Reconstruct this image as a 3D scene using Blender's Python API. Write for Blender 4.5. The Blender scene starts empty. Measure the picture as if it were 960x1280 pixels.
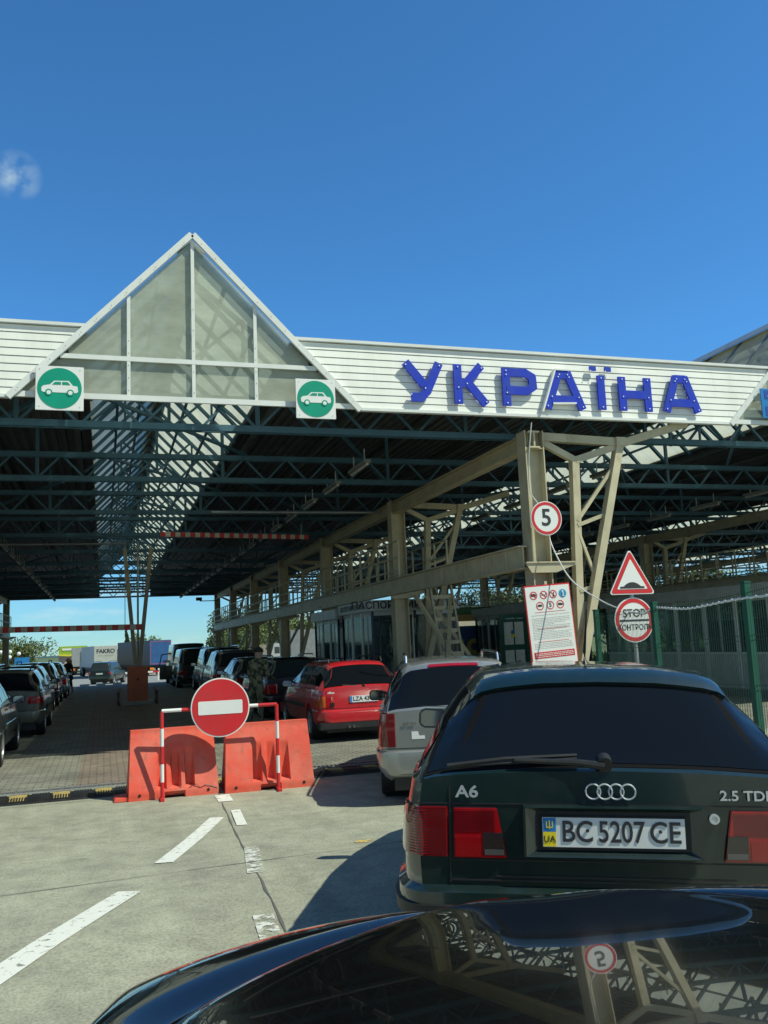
import bpy, bmesh, math, random
from mathutils import Vector, Matrix, noise
random.seed(7)
S = bpy.context.scene
COL = S.collection
rad = math.radians
# ------------------------------------------------------------------ camera
cd = bpy.data.cameras.new('camera'); cam = bpy.data.objects.new('camera', cd); COL.objects.link(cam)
cd.sensor_fit = 'VERTICAL'; cd.sensor_height = 36.0; cd.lens = 1107.0/1280*36.0
cd.clip_start = 0.05; cd.clip_end = 12000
Rw = Matrix(((0.95357293, -0.2980559, -0.04314336), (0.00211473, 0.14987954, -0.988702), (0.30115477, 0.94270823, 0.14355138)))
cx, cy, cz = Rw[0], -Rw[1], -Rw[2]
cam.matrix_world = Matrix(((cx[0], cy[0], cz[0], 0), (cx[1], cy[1], cz[1], 0), (cx[2], cy[2], cz[2], 1.75), (0, 0, 0, 1)))
S.camera = cam
# ------------------------------------------------------------------ light
SUNDIR = Vector((0.65, -0.5, 1.0)).normalized()
sl = bpy.data.lights.new('sun', 'SUN'); sl.energy = 4.6; sl.angle = rad(0.55); sl.color = (0.98, 1.0, 0.80)
so = bpy.data.objects.new('sun', sl); COL.objects.link(so); so.location = (20, -20, 40)
so.rotation_euler = SUNDIR.to_track_quat('Z', 'Y').to_euler()
W = bpy.data.worlds.new("World"); S.world = W; W.use_nodes = True
wt = W.node_tree; wt.nodes.clear()
def N(t, ty, **k):
    n = t.nodes.new(ty)
    for a, b in k.items(): setattr(n, a, b)
    return n
wo = N(wt, 'ShaderNodeOutputWorld'); bg = N(wt, 'ShaderNodeBackground'); bg.inputs[1].default_value = 0.125
sky = N(wt, 'ShaderNodeTexSky', sky_type='NISHITA'); sky.sun_disc = False
sky.sun_elevation = math.asin(SUNDIR.z); sky.sun_rotation = math.atan2(SUNDIR.x, SUNDIR.y)
sky.altitude = 300; sky.air_density = 0.8; sky.dust_density = 0.0; sky.ozone_density = 3.0
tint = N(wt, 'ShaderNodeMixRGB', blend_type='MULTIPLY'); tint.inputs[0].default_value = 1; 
tce = N(wt, 'ShaderNodeTexCoord'); spe = N(wt, 'ShaderNodeSeparateXYZ'); wt.links.new(tce.outputs['Generated'], spe.inputs[0])
trm = N(wt, 'ShaderNodeValToRGB'); trm.color_ramp.elements[0].position = .0; trm.color_ramp.elements[0].color = (.42, .68, .80, 1)
trm.color_ramp.elements[1].position = .30; trm.color_ramp.elements[1].color = (.56, 1.22, 1.55, 1); wt.links.new(spe.outputs[2], trm.inputs[0]); 
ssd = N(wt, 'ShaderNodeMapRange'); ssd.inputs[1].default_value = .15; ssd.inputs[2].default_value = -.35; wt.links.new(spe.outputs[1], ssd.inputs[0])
smx = N(wt, 'ShaderNodeMixRGB'); wt.links.new(ssd.outputs[0], smx.inputs[0]); wt.links.new(trm.outputs[0], smx.inputs[1]); smx.inputs[2].default_value = (.78, .86, .80, 1)   # unseen sky behind the camera, tinted paler to take the blue out of shade
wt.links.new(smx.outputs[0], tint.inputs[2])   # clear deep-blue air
wt.links.new(sky.outputs[0], tint.inputs[1])
tc = N(wt, 'ShaderNodeTexCoord'); sp = N(wt, 'ShaderNodeSeparateXYZ'); wt.links.new(tc.outputs['Generated'], sp.inputs[0])
mp = N(wt, 'ShaderNodeMapping'); mp.inputs['Scale'].default_value = (5, 5, 26); wt.links.new(tc.outputs['Generated'], mp.inputs[0])
nz = N(wt, 'ShaderNodeTexNoise'); nz.inputs['Scale'].default_value = 1.6; nz.inputs['Detail'].default_value = 7; nz.inputs['Roughness'].default_value = .55
wt.links.new(mp.outputs[0], nz.inputs[0])
cr = N(wt, 'ShaderNodeMapRange'); cr.inputs[1].default_value = .5; cr.inputs[2].default_value = .72; wt.links.new(nz.outputs[0], cr.inputs[0])
el = N(wt, 'ShaderNodeMapRange'); el.inputs[1].default_value = .16; el.inputs[2].default_value = .05; wt.links.new(sp.outputs[2], el.inputs[0])
mu = N(wt, 'ShaderNodeMath', operation='MULTIPLY'); wt.links.new(cr.outputs[0], mu.inputs[0]); wt.links.new(el.outputs[0], mu.inputs[1])
mu2 = N(wt, 'ShaderNodeMath', operation='MULTIPLY'); wt.links.new(mu.outputs[0], mu2.inputs[0]); mu2.inputs[1].default_value = .8
# one small high cloud
vs = N(wt, 'ShaderNodeVectorMath', operation='DISTANCE'); cdv = Vector((-9.589, 100.97, 53.66)).normalized()
nz2 = N(wt, 'ShaderNodeTexNoise'); nz2.inputs['Scale'].default_value = 34; nz2.inputs['Detail'].default_value = 6
wt.links.new(tc.outputs['Generated'], nz2.inputs[0]); wt.links.new(tc.outputs['Generated'], vs.inputs[0]); vs.inputs[1].default_value = cdv
c2 = N(wt, 'ShaderNodeMapRange'); c2.inputs[1].default_value = .026; c2.inputs[2].default_value = .0; wt.links.new(vs.outputs['Value'], c2.inputs[0])
c3 = N(wt, 'ShaderNodeMapRange'); c3.inputs[1].default_value = .38; c3.inputs[2].default_value = .72; wt.links.new(nz2.outputs[0], c3.inputs[0])
m3 = N(wt, 'ShaderNodeMath', operation='MULTIPLY'); wt.links.new(c2.outputs[0], m3.inputs[0]); wt.links.new(c3.outputs[0], m3.inputs[1])
m4 = N(wt, 'ShaderNodeMath', operation='MAXIMUM'); wt.links.new(mu2.outputs[0], m4.inputs[0]); wt.links.new(m3.outputs[0], m4.inputs[1])
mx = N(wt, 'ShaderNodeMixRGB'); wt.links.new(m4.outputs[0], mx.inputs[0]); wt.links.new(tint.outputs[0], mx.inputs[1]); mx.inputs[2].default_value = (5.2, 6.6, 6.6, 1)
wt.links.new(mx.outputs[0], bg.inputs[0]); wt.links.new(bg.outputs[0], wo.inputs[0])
S.view_settings.view_transform = 'Standard'; S.view_settings.look = 'None'; S.view_settings.gamma = 1
S.view_settings.use_curve_mapping = False; S.view_settings.exposure = 0.0
S.render.engine = 'CYCLES'
# ------------------------------------------------------------------ materials
MT = {}
def mat(name, col, rough=.6, metal=0., var=.12, vs=3., bump=0., bs=40., coat=0., spec=.5, trans=0., emit=None):
    if name in MT: return MT[name]
    m = bpy.data.materials.new(name); m.use_nodes = True; t = m.node_tree; b = t.nodes['Principled BSDF']
    b.inputs['Roughness'].default_value = rough; b.inputs['Metallic'].default_value = metal
    b.inputs['Coat Weight'].default_value = coat; b.inputs['Coat Roughness'].default_value = .03
    b.inputs['Specular IOR Level'].default_value = spec
    co = N(t, 'ShaderNodeTexCoord')
    nn = N(t, 'ShaderNodeTexNoise'); nn.inputs['Scale'].default_value = vs; nn.inputs['Detail'].default_value = 5
    t.links.new(co.outputs['Object'], nn.inputs[0])
    r = N(t, 'ShaderNodeValToRGB'); r.color_ramp.elements[0].position = .3; r.color_ramp.elements[1].position = .7
    r.color_ramp.elements[0].color = (*[c*(1-var) for c in col], 1); r.color_ramp.elements[1].color = (*[min(1, c*(1+var)) for c in col], 1)
    t.links.new(nn.outputs[0], r.inputs[0]); t.links.new(r.outputs[0], b.inputs['Base Color'])
    if bump:
        n2 = N(t, 'ShaderNodeTexNoise'); n2.inputs['Scale'].default_value = bs; n2.inputs['Detail'].default_value = 4
        t.links.new(co.outputs['Object'], n2.inputs[0])
        bu = N(t, 'ShaderNodeBump'); bu.inputs['Strength'].default_value = bump; bu.inputs['Distance'].default_value = .02
        t.links.new(n2.outputs[0], bu.inputs['Height']); t.links.new(bu.outputs[0], b.inputs['Normal'])
    if emit: b.inputs['Emission Color'].default_value = (*emit[:3], 1); b.inputs['Emission Strength'].default_value = emit[3]
    if trans: b.inputs['Transmission Weight'].default_value = trans
    MT[name] = m; return m
def paint(name, col, metal=0., rough=.32, dirt=.5):
    """car paint: base + clear coat, with a road-dust film that roughens it unevenly"""
    if name in MT: return MT[name]
    m = mat(name, col, rough=rough, metal=metal, var=.06, vs=2, coat=1.)
    t = m.node_tree; b = t.nodes['Principled BSDF']; co = N(t, 'ShaderNodeTexCoord')
    a = N(t, 'ShaderNodeTexNoise'); a.inputs['Scale'].default_value = 5; a.inputs['Detail'].default_value = 9; a.inputs['Roughness'].default_value = .7
    t.links.new(co.outputs['Object'], a.inputs[0])
    g = N(t, 'ShaderNodeMapRange'); g.inputs[1].default_value = .4; g.inputs[2].default_value = .8; g.inputs[3].default_value = .03; g.inputs[4].default_value = .03+.25*dirt
    t.links.new(a.outputs[0], g.inputs[0]); t.links.new(g.outputs[0], b.inputs['Coat Roughness'])
    src = b.inputs['Base Color'].links[0].from_socket
    mi = N(t, 'ShaderNodeMixRGB'); mi.inputs[2].default_value = (.16, .145, .12, 1)
    g2 = N(t, 'ShaderNodeMapRange'); g2.inputs[1].default_value = .45; g2.inputs[2].default_value = .85; g2.inputs[3].default_value = .0; g2.inputs[4].default_value = .35*dirt
    t.links.new(a.outputs[0], g2.inputs[0]); t.links.new(g2.outputs[0], mi.inputs[0]); t.links.new(src, mi.inputs[1]); t.links.new(mi.outputs[0], b.inputs['Base Color'])
    return m
def rampmix(t, src, p0, p1, c0, c1):
    r = N(t, 'ShaderNodeValToRGB'); r.color_ramp.elements[0].position = p0; r.color_ramp.elements[1].position = p1
    r.color_ramp.elements[0].color = c0; r.color_ramp.elements[1].color = c1; t.links.new(src, r.inputs[0]); return r
def mat_concrete():
    m = bpy.data.materials.new('worn_concrete'); m.use_nodes = True; t = m.node_tree; b = t.nodes['Principled BSDF']; b.inputs['Roughness'].default_value = .88
    co = N(t, 'ShaderNodeTexCoord')
    def ns(s, d, rg=.6):
        n = N(t, 'ShaderNodeTexNoise'); n.inputs['Scale'].default_value = s; n.inputs['Detail'].default_value = d; n.inputs['Roughness'].default_value = rg
        t.links.new(co.outputs['Object'], n.inputs[0]); return n
    a, f, g = ns(.55, 9, .68), ns(55, 3), ns(3.3, 8, .75)
    r1 = rampmix(t, a.outputs[0], .3, .72, (.335, .335, .255, 1), (.43, .425, .325, 1))
    r2 = rampmix(t, g.outputs[0], .32, .62, (.70, .70, .71, 1), (1.06, 1.06, 1.05, 1))
    r3 = rampmix(t, f.outputs[0], .32, .58, (.62, .62, .62, 1), (1.08, 1.08, 1.08, 1))
    m1 = N(t, 'ShaderNodeMixRGB', blend_type='MULTIPLY'); m1.inputs[0].default_value = 1; t.links.new(r1.outputs[0], m1.inputs[1]); t.links.new(r2.outputs[0], m1.inputs[2])
    m2 = N(t, 'ShaderNodeMixRGB', blend_type='MULTIPLY'); m2.inputs[0].default_value = .8; t.links.new(m1.outputs[0], m2.inputs[1]); t.links.new(r3.outputs[0], m2.inputs[2])
    # oil spots
    v = N(t, 'ShaderNodeTexVoronoi'); v.inputs['Scale'].default_value = 1.7; t.links.new(co.outputs['Object'], v.inputs[0])
    r4 = rampmix(t, v.outputs['Distance'], .02, .16, (.5, .5, .5, 1), (1, 1, 1, 1))
    m3 = N(t, 'ShaderNodeMixRGB', blend_type='MULTIPLY'); m3.inputs[0].default_value = .55; t.links.new(m2.outputs[0], m3.inputs[1]); t.links.new(r4.outputs[0], m3.inputs[2])
    wv = ns(.9, 4); mp3 = N(t, 'ShaderNodeMapping'); mp3.inputs['Scale'].default_value = (2.6, .16, 1); mp3.inputs['Rotation'].default_value = (0, 0, .22); t.links.new(co.outputs['Object'], mp3.inputs[0]); t.links.new(mp3.outputs[0], wv.inputs[0])
    r5 = rampmix(t, wv.outputs[0], .36, .62, (.88, .88, .88, 1), (1.04, 1.04, 1.03, 1)); m5 = N(t, 'ShaderNodeMixRGB', blend_type='MULTIPLY'); m5.inputs[0].default_value = .9; t.links.new(m3.outputs[0], m5.inputs[1]); t.links.new(r5.outputs[0], m5.inputs[2]); m3 = m5
    dn = ns(16, 5); r6 = rampmix(t, dn.outputs[0], .70, .76, (1, 1, 1, 1), (.45, .45, .44, 1)); m6 = N(t, 'ShaderNodeMixRGB', blend_type='MULTIPLY'); m6.inputs[0].default_value = .8; t.links.new(m3.outputs[0], m6.inputs[1]); t.links.new(r6.outputs[0], m6.inputs[2]); m3 = m6
    t.links.new(m3.outputs[0], b.inputs['Base Color'])
    bu = N(t, 'ShaderNodeBump'); bu.inputs['Strength'].default_value = .5; bu.inputs['Distance'].default_value = .012
    ad = N(t, 'ShaderNodeMath', operation='ADD'); t.links.new(f.outputs[0], ad.inputs[0]); t.links.new(g.outputs[0], ad.inputs[1])
    t.links.new(ad.outputs[0], bu.inputs['Height']); t.links.new(bu.outputs[0], b.inputs['Normal'])
    return m
def mat_pavers(name, c1, c2, mort):
    m = bpy.data.materials.new(name); m.use_nodes = True; t = m.node_tree; b = t.nodes['Principled BSDF']; b.inputs['Roughness'].default_value = .85
    co = N(t, 'ShaderNodeTexCoord'); br = N(t, 'ShaderNodeTexBrick'); t.links.new(co.outputs['Object'], br.inputs[0])
    br.inputs['Scale'].default_value = 1; br.inputs['Brick Width'].default_value = .2; br.inputs['Row Height'].default_value = .12; br.inputs['Mortar Size'].default_value = .009
    br.inputs['Color1'].default_value = (*c1, 1); br.inputs['Color2'].default_value = (*c2, 1); br.inputs['Mortar'].default_value = (*mort, 1)
    n = N(t, 'ShaderNodeTexNoise'); n.inputs['Scale'].default_value = 1.4; n.inputs['Detail'].default_value = 9; n.inputs['Roughness'].default_value = .7; t.links.new(co.outputs['Object'], n.inputs[0])
    r = rampmix(t, n.outputs[0], .3, .7, (.6, .6, .6, 1), (1.2, 1.2, 1.15, 1))
    x = N(t, 'ShaderNodeMixRGB', blend_type='MULTIPLY'); x.inputs[0].default_value = 1; t.links.new(br.outputs[0], x.inputs[1]); t.links.new(r.outputs[0], x.inputs[2])
    t.links.new(x.outputs[0], b.inputs['Base Color'])
    bu = N(t, 'ShaderNodeBump'); bu.inputs['Strength'].default_value = .6; bu.inputs['Distance'].default_value = .01; bu.invert = True
    t.links.new(br.outputs['Fac'], bu.inputs['Height']); t.links.new(bu.outputs[0], b.inputs['Normal']); return m
def mat_worn(name, col, thr=.42, scale=14):
    """road paint with bare patches worn through"""
    m = bpy.data.materials.new(name); m.use_nodes = True; t = m.node_tree; b = t.nodes['Principled BSDF']; b.inputs['Roughness'].default_value = .8
    b.inputs['Base Color'].default_value = (*col, 1)
    co = N(t, 'ShaderNodeTexCoord'); n = N(t, 'ShaderNodeTexNoise'); n.inputs['Scale'].default_value = scale; n.inputs['Detail'].default_value = 8; n.inputs['Roughness'].default_value = .75
    t.links.new(co.outputs['Object'], n.inputs[0]); r = rampmix(t, n.outputs[0], thr-.05, thr+.04, (0, 0, 0, 1), (1, 1, 1, 1))
    t.links.new(r.outputs[0], b.inputs['Alpha']); return m
def mat_trans(name, col, tcol, mixf=.5, see=.0):
    """dirty translucent roof sheet: light filters through"""
    m = bpy.data.materials.new(name); m.use_nodes = True; t = m.node_tree; b = t.nodes['Principled BSDF']; o = t.nodes['Material Output']
    b.inputs['Roughness'].default_value = .35
    co = N(t, 'ShaderNodeTexCoord'); n = N(t, 'ShaderNodeTexNoise'); n.inputs['Scale'].default_value = 1.3; n.inputs['Detail'].default_value = 7; n.inputs['Roughness'].default_value = .65
    mpp = N(t, 'ShaderNodeMapping'); mpp.inputs['Scale'].default_value = (1, 1, 2.2); t.links.new(co.outputs['Object'], mpp.inputs[0]); t.links.new(mpp.outputs[0], n.inputs[0])
    r = rampmix(t, n.outputs[0], .3, .75, (*[c*.72 for c in col], 1), (*[min(1, c*1.15) for c in col], 1)); t.links.new(r.outputs[0], b.inputs['Base Color'])
    r2 = rampmix(t, n.outputs[0], .3, .75, (*[c*.7 for c in tcol], 1), (*tcol, 1))
    tr = N(t, 'ShaderNodeBsdfTranslucent'); t.links.new(r2.outputs[0], tr.inputs[0]); mi = N(t, 'ShaderNodeMixShader'); mi.inputs[0].default_value = mixf
    t.links.new(b.outputs[0], mi.inputs[1]); t.links.new(tr.outputs[0], mi.inputs[2])
    if see:
        tp = N(t, 'ShaderNodeBsdfTransparent'); tp.inputs[0].default_value = (.75, .85, .85, 1); m2 = N(t, 'ShaderNodeMixShader'); m2.inputs[0].default_value = see
        t.links.new(mi.outputs[0], m2.inputs[1]); t.links.new(tp.outputs[0], m2.inputs[2]); t.links.new(m2.outputs[0], o.inputs[0])
    else: t.links.new(mi.outputs[0], o.inputs[0])
    return m
def mat_glass(name, tint=(.02, .025, .03), see=.0, rough=.03, spec=.5):
    m = bpy.data.materials.new(name); m.use_nodes = True; t = m.node_tree; b = t.nodes['Principled BSDF']; o = t.nodes['Material Output']
    b.inputs['Base Color'].default_value = (*tint, 1); b.inputs['Roughness'].default_value = rough; b.inputs['Specular IOR Level'].default_value = spec
    co = N(t, 'ShaderNodeTexCoord'); n = N(t, 'ShaderNodeTexNoise'); n.inputs['Scale'].default_value = 9; n.inputs['Detail'].default_value = 6; t.links.new(co.outputs['Object'], n.inputs[0])
    g = N(t, 'ShaderNodeMapRange'); g.inputs[1].default_value = .35; g.inputs[2].default_value = .8; g.inputs[3].default_value = rough; g.inputs[4].default_value = rough+.09
    t.links.new(n.outputs[0], g.inputs[0]); t.links.new(g.outputs[0], b.inputs['Roughness'])
    if see:
        tp = N(t, 'ShaderNodeBsdfTransparent'); tp.inputs[0].default_value = (.8, .87, .87, 1); mi = N(t, 'ShaderNodeMixShader'); mi.inputs[0].default_value = see
        t.links.new(b.outputs[0], mi.inputs[1]); t.links.new(tp.outputs[0], mi.inputs[2]); t.links.new(mi.outputs[0], o.inputs[0])
    return m
CONC = mat_concrete()
PAV = mat_pavers('grey_pavers', (.205, .20, .17), (.26, .255, .215), (.10, .095, .08))
PAVR = mat_pavers('brown_pavers', (.215, .17, .14), (.26, .205, .17), (.10, .085, .07))
WPAINT = mat_worn('worn_white_paint', (.72, .72, .66), .40, 16); WPAINT2 = mat_worn('very_worn_white_paint', (.66, .66, .60), .5, 11)
ASPH = mat('asphalt', (.11, .11, .105), .9, var=.2, bump=.3)
BEIGE = mat('beige_steel', (.52, .465, .32), .5, var=.14, vs=2.5)
BLUEST = mat('blue_steel', (.045, .12, .175), .5, var=.2, vs=2)
DECK = mat('roof_sheet', (.085, .095, .10), .6, var=.2)
WHITE = mat('white_sheet', (.86, .87, .82), .42, var=.05, vs=1.2)
TRIM = mat('white_trim', (.74, .76, .74), .35, var=.06)
GLZ = mat_trans('dirty_glazing', (.68, .73, .60), (.88, .92, .76), .40, .22)
GLZB = mat_trans('dirty_ridge_glazing', (.40, .43, .40), (.80, .78, .58), .60, .10)
DARK = mat('black_plastic', (.015, .016, .017), .5, var=.1)
OWNP = mat('own_black_paint', (.003, .003, .0035), .12, var=.05, coat=1.); OWNP.node_tree.nodes['Principled BSDF'].inputs['Coat Roughness'].default_value = .008
RUB = mat('tyre_rubber', (.022, .022, .022), .85, var=.2)
RIM = mat('alloy', (.42, .43, .43), .35, metal=.7)
EMB = mat('emblem_silver', (.62, .64, .66), .3, metal=.45, var=.02)
MIRR = mat('mirror_silver', (.22, .24, .26), .05, metal=1., var=.02)
CHROME = mat('chrome', (.75, .76, .78), .12, metal=1., var=.02)
TINT = mat_glass('tinted_glass', (.006, .008, .011), spec=.28); TINT2 = mat_glass('car_glass', (.03, .04, .042))
WINS = mat_glass('booth_glass', (.10, .14, .16), see=.72)
REDL = mat('red_lens', (.36, .005, .009), .14, var=.22, vs=14, coat=1.); REDD = mat('dark_red_lens', (.13, .006, .008), .14, coat=1.)
AMB = mat('amber_lens', (.75, .22, .02), .2, coat=1.); LENSW = mat('clear_lens', (.55, .57, .57), .12, coat=1.)
SMOKE = mat('smoked_lens', (.03, .022, .022), .16, coat=1.)
SWHITE = mat('sign_white', (.80, .81, .80), .4, var=.03); SRED = mat('sign_red', (.62, .022, .028), .4, var=.08); SBLACK = mat('sign_black', (.03, .03, .035), .5)
SGREEN = mat('sign_green', (.0, .30, .19), .4, var=.08); SBLUE = mat('sign_blue', (.02, .20, .52), .4)
LBLUE = mat('letter_blue', (.006, .032, .52), .4, var=.08)
PWHITE = mat('plate_white', (.72, .74, .74), .4, var=.03); PYEL = mat('plate_yellow', (.85, .66, .03), .4); PBLU = mat('plate_blue', (.03, .22, .55), .4)
ORANGE = mat('orange_plastic', (.78, .095, .055), .5, var=.12, vs=3, bump=.1)
BOXOR = mat('orange_box', (.55, .12, .04), .5)
GREENF = mat('green_fence', (.006, .085, .052), .45); GREENW = mat('fence_wire', (.006, .055, .038), .5); GREYB = mat('booth_panel', (.52, .55, .54), .45); NAVY = mat('navy_trim', (.01, .025, .12), .4)
GALV = mat('galvanised', (.42, .44, .44), .4, metal=.5)
def grime(m, col, amt, scale, p0=.5, p1=.75, stretch=(1, 1, 1), rough=.15):
    """uneven dirt / fading mixed over a material: streaks when stretched"""
    t = m.node_tree; b = t.nodes['Principled BSDF']; co = N(t, 'ShaderNodeTexCoord'); mp_ = N(t, 'ShaderNodeMapping'); mp_.inputs['Scale'].default_value = stretch
    t.links.new(co.outputs['Object'], mp_.inputs[0]); n = N(t, 'ShaderNodeTexNoise'); n.inputs['Scale'].default_value = scale; n.inputs['Detail'].default_value = 9; n.inputs['Roughness'].default_value = .7
    t.links.new(mp_.outputs[0], n.inputs[0]); g_ = N(t, 'ShaderNodeMapRange'); g_.inputs[1].default_value = p0; g_.inputs[2].default_value = p1; g_.inputs[4].default_value = amt
    t.links.new(n.outputs[0], g_.inputs[0]); mi = N(t, 'ShaderNodeMixRGB'); mi.inputs[2].default_value = (*col, 1); src = b.inputs['Base Color'].links[0].from_socket
    t.links.new(g_.outputs[0], mi.inputs[0]); t.links.new(src, mi.inputs[1]); t.links.new(mi.outputs[0], b.inputs['Base Color'])
grime(WHITE, (.48, .46, .38), .40, 1.1, .48, .8, (2.2, 1, .35)); grime(WHITE, (.9, .9, .88), .3, 2, .5, .8)
grime(ORANGE, (.62, .22, .16), .75, 2.6, .42, .72); grime(ORANGE, (.20, .10, .07), .75, 9, .56, .74); grime(ORANGE, (.16, .12, .09), .6, 3, .55, .8, (1, 1, .4))
grime(BEIGE, (.20, .12, .06), .6, 3.2, .56, .78, (1, 1, .5)); grime(SRED, (.42, .06, .06), .6, 5, .45, .75); grime(SWHITE, (.6, .59, .52), .3, 6, .55, .8)
grime(LBLUE, (.03, .07, .36), .6, 4, .4, .7); grime(GREYB, (.3, .31, .28), .5, 1.5, .5, .8, (1, 1, .4)); grime(OWNP, (.10, .10, .09), .5, 70, .66, .72); grime(DARK, (.07, .065, .06), .5, 6, .5, .8)
# ------------------------------------------------------------------ mesh helpers
class MB:
    def __init__(s): s.v = []; s.f = []; s.m = []; s.k = 0
    def mi(s, k): s.k = k; return s
    def add(s, vs, fs):
        o = len(s.v); s.v += [tuple(v) for v in vs]; s.f += [tuple(i+o for i in f) for f in fs]; s.m += [s.k]*len(fs); return s
    def box(s, x0, x1, y0, y1, z0, z1):
        vs = [(x, y, z) for z in (z0, z1) for y in (y0, y1) for x in (x0, x1)]
        return s.add(vs, [(0, 2, 3, 1), (4, 5, 7, 6), (0, 1, 5, 4), (2, 6, 7, 3), (0, 4, 6, 2), (1, 3, 7, 5)])
    def bar(s, a, b, w, h=None, up=(0, 0, 1)):
        a = Vector(a); b = Vector(b); h = h or w; d = (b-a).normalized(); u = Vector(up)
        if abs(d.dot(u)) > .98: u = Vector((0, 1, 0))
        r = d.cross(u).normalized(); u = r.cross(d)
        vs = [p + r*sx*w/2 + u*sy*h/2 for p in (a, b) for sx, sy in ((-1, -1), (1, -1), (1, 1), (-1, 1))]
        return s.add(vs, [(0, 3, 2, 1), (4, 5, 6, 7), (0, 1, 5, 4), (1, 2, 6, 5), (2, 3, 7, 6), (3, 0, 4, 7)])
    def ibeam(s, a, b, w, h, t=.02, up=(0, 0, 1)):
        a = Vector(a); b = Vector(b); d = (b-a).normalized(); u = Vector(up)
        if abs(d.dot(u)) > .98: u = Vector((0, 1, 0))
        r = d.cross(u).normalized(); u = r.cross(d)
        s.bar(a+u*(h/2-t/2), b+u*(h/2-t/2), w, t, u); s.bar(a-u*(h/2-t/2), b-u*(h/2-t/2), w, t, u); s.bar(a, b, t, h-2*t-.002, u); return s
    def tube(s, pts, r, n=8, cap=True):
        pts = [Vector(p) for p in pts]; o = len(s.v); rs = r if isinstance(r, (list, tuple)) else [r]*len(pts)
        for i, p in enumerate(pts):
            d = (pts[min(i+1, len(pts)-1)]-pts[max(i-1, 0)]).normalized(); u = Vector((0, 0, 1)) if abs(d.z) < .95 else Vector((0, 1, 0))
            a = d.cross(u).normalized(); b2 = a.cross(d)
            for k in range(n): q = 2*math.pi*k/n; s.v.append(tuple(p+(a*math.cos(q)+b2*math.sin(q))*rs[i]))
        for i in range(len(pts)-1):
            for k in range(n): k2 = (k+1) % n; s.f.append((o+i*n+k, o+i*n+k2, o+(i+1)*n+k2, o+(i+1)*n+k)); s.m.append(s.k)
        if cap:
            s.f.append(tuple(o+k for k in range(n))[::-1]); s.m.append(s.k); s.f.append(tuple(o+(len(pts)-1)*n+k for k in range(n))); s.m.append(s.k)
        return s
    def prism(s, poly, fn0, fn1):
        """poly: 2-D outline; fn0 / fn1 map (a,b) to the two 3-D caps"""
        n = len(poly); vs = [fn0(*p) for p in poly]+[fn1(*p) for p in poly]
        return s.add(vs, [tuple(range(n)), tuple(range(2*n-1, n-1, -1))]+[(i, i+n, (i+1) % n+n, (i+1) % n) for i in range(n)])
    def xz(s, poly, y0, y1): return s.prism(poly, lambda a, b: (a, y0, b), lambda a, b: (a, y1, b))
    def disc(s, cx, y0, y1, cz, r, n=48, a0=0): return s.xz([(cx+r*math.cos(a0+2*math.pi*k/n), cz+r*math.sin(a0+2*math.pi*k/n)) for k in range(n)], y0, y1)
    def ring(s, cx, y0, y1, cz, r0, r1, n=40, sx=1.):
        vs = []; fs = []
        for k in range(n):
            c, q = math.cos(2*math.pi*k/n), math.sin(2*math.pi*k/n)
            vs += [(cx+r0*c*sx, y0, cz+r0*q), (cx+r1*c*sx, y0, cz+r1*q), (cx+r1*c*sx, y1, cz+r1*q), (cx+r0*c*sx, y1, cz+r0*q)]
        for k in range(n):
            a, b = 4*k, 4*((k+1) % n); fs += [(a+i, b+i, b+(i+1) % 4, a+(i+1) % 4) for i in range(4)]
        return s.add(vs, fs)
    def lathe_x(s, prof, cx, cy, cz, n=28):
        """prof: (x, r) list revolved about the X axis through (cy,cz)"""
        o = len(s.v); m = len(prof)
        for k in range(n):
            q = 2*math.pi*k/n
            for x, r in prof: s.v.append((cx+x, cy+r*math.cos(q), cz+r*math.sin(q)))
        for k in range(n):
            k2 = (k+1) % n
            for i in range(m-1): s.f.append((o+k*m+i, o+k2*m+i, o+k2*m+i+1, o+k*m+i+1)); s.m.append(s.k)
        return s
    def build(s, name, mats, parent=None, smooth=False, bev=0., sharp=35):
        me = bpy.data.meshes.new(name); me.from_pydata(s.v, [], s.f)
        mats = mats if isinstance(mats, (list, tuple)) else [mats]
        for m in mats: me.materials.append(m)
        for p, k in zip(me.polygons, s.m): p.material_index = k
        bm = bmesh.new(); bm.from_mesh(me); bmesh.ops.recalc_face_normals(bm, faces=bm.faces)
        if bev:
            es = [e for e in bm.edges if len(e.link_faces) == 2 and e.calc_face_angle(0) > rad(30)]
            bmesh.ops.bevel(bm, geom=es, offset=bev, segments=2, affect='EDGES', clamp_overlap=True)
        bm.to_mesh(me); bm.free()
        o = bpy.data.objects.new(name, me); COL.objects.link(o)
        if parent: o.parent = parent
        if smooth:
            for p in me.polygons: p.use_smooth = True
            try: me.set_sharp_from_angle(angle=rad(sharp))
            except Exception: pass
        return o
def tag(o, label=None, cat=None, group=None, kind=None):
    if label: o['label'] = label
    if cat: o['category'] = cat
    if group: o['group'] = group
    if kind: o['kind'] = kind
    return o
def thing(name, label, cat, loc=(0, 0, 0), rz=0, group=None):
    o = bpy.data.objects.new(name, None); COL.objects.link(o); o.location = loc; o.rotation_euler = (0, 0, rz); o.empty_display_size = .2
    return tag(o, label, cat, group)
def kids(o): return [c for c in bpy.data.objects if c.parent == o]
def copytree(o, parent=None):
    c = o.copy(); COL.objects.link(c); c.parent = parent
    for ch in kids(o): copytree(ch, c)
    return c
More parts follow.
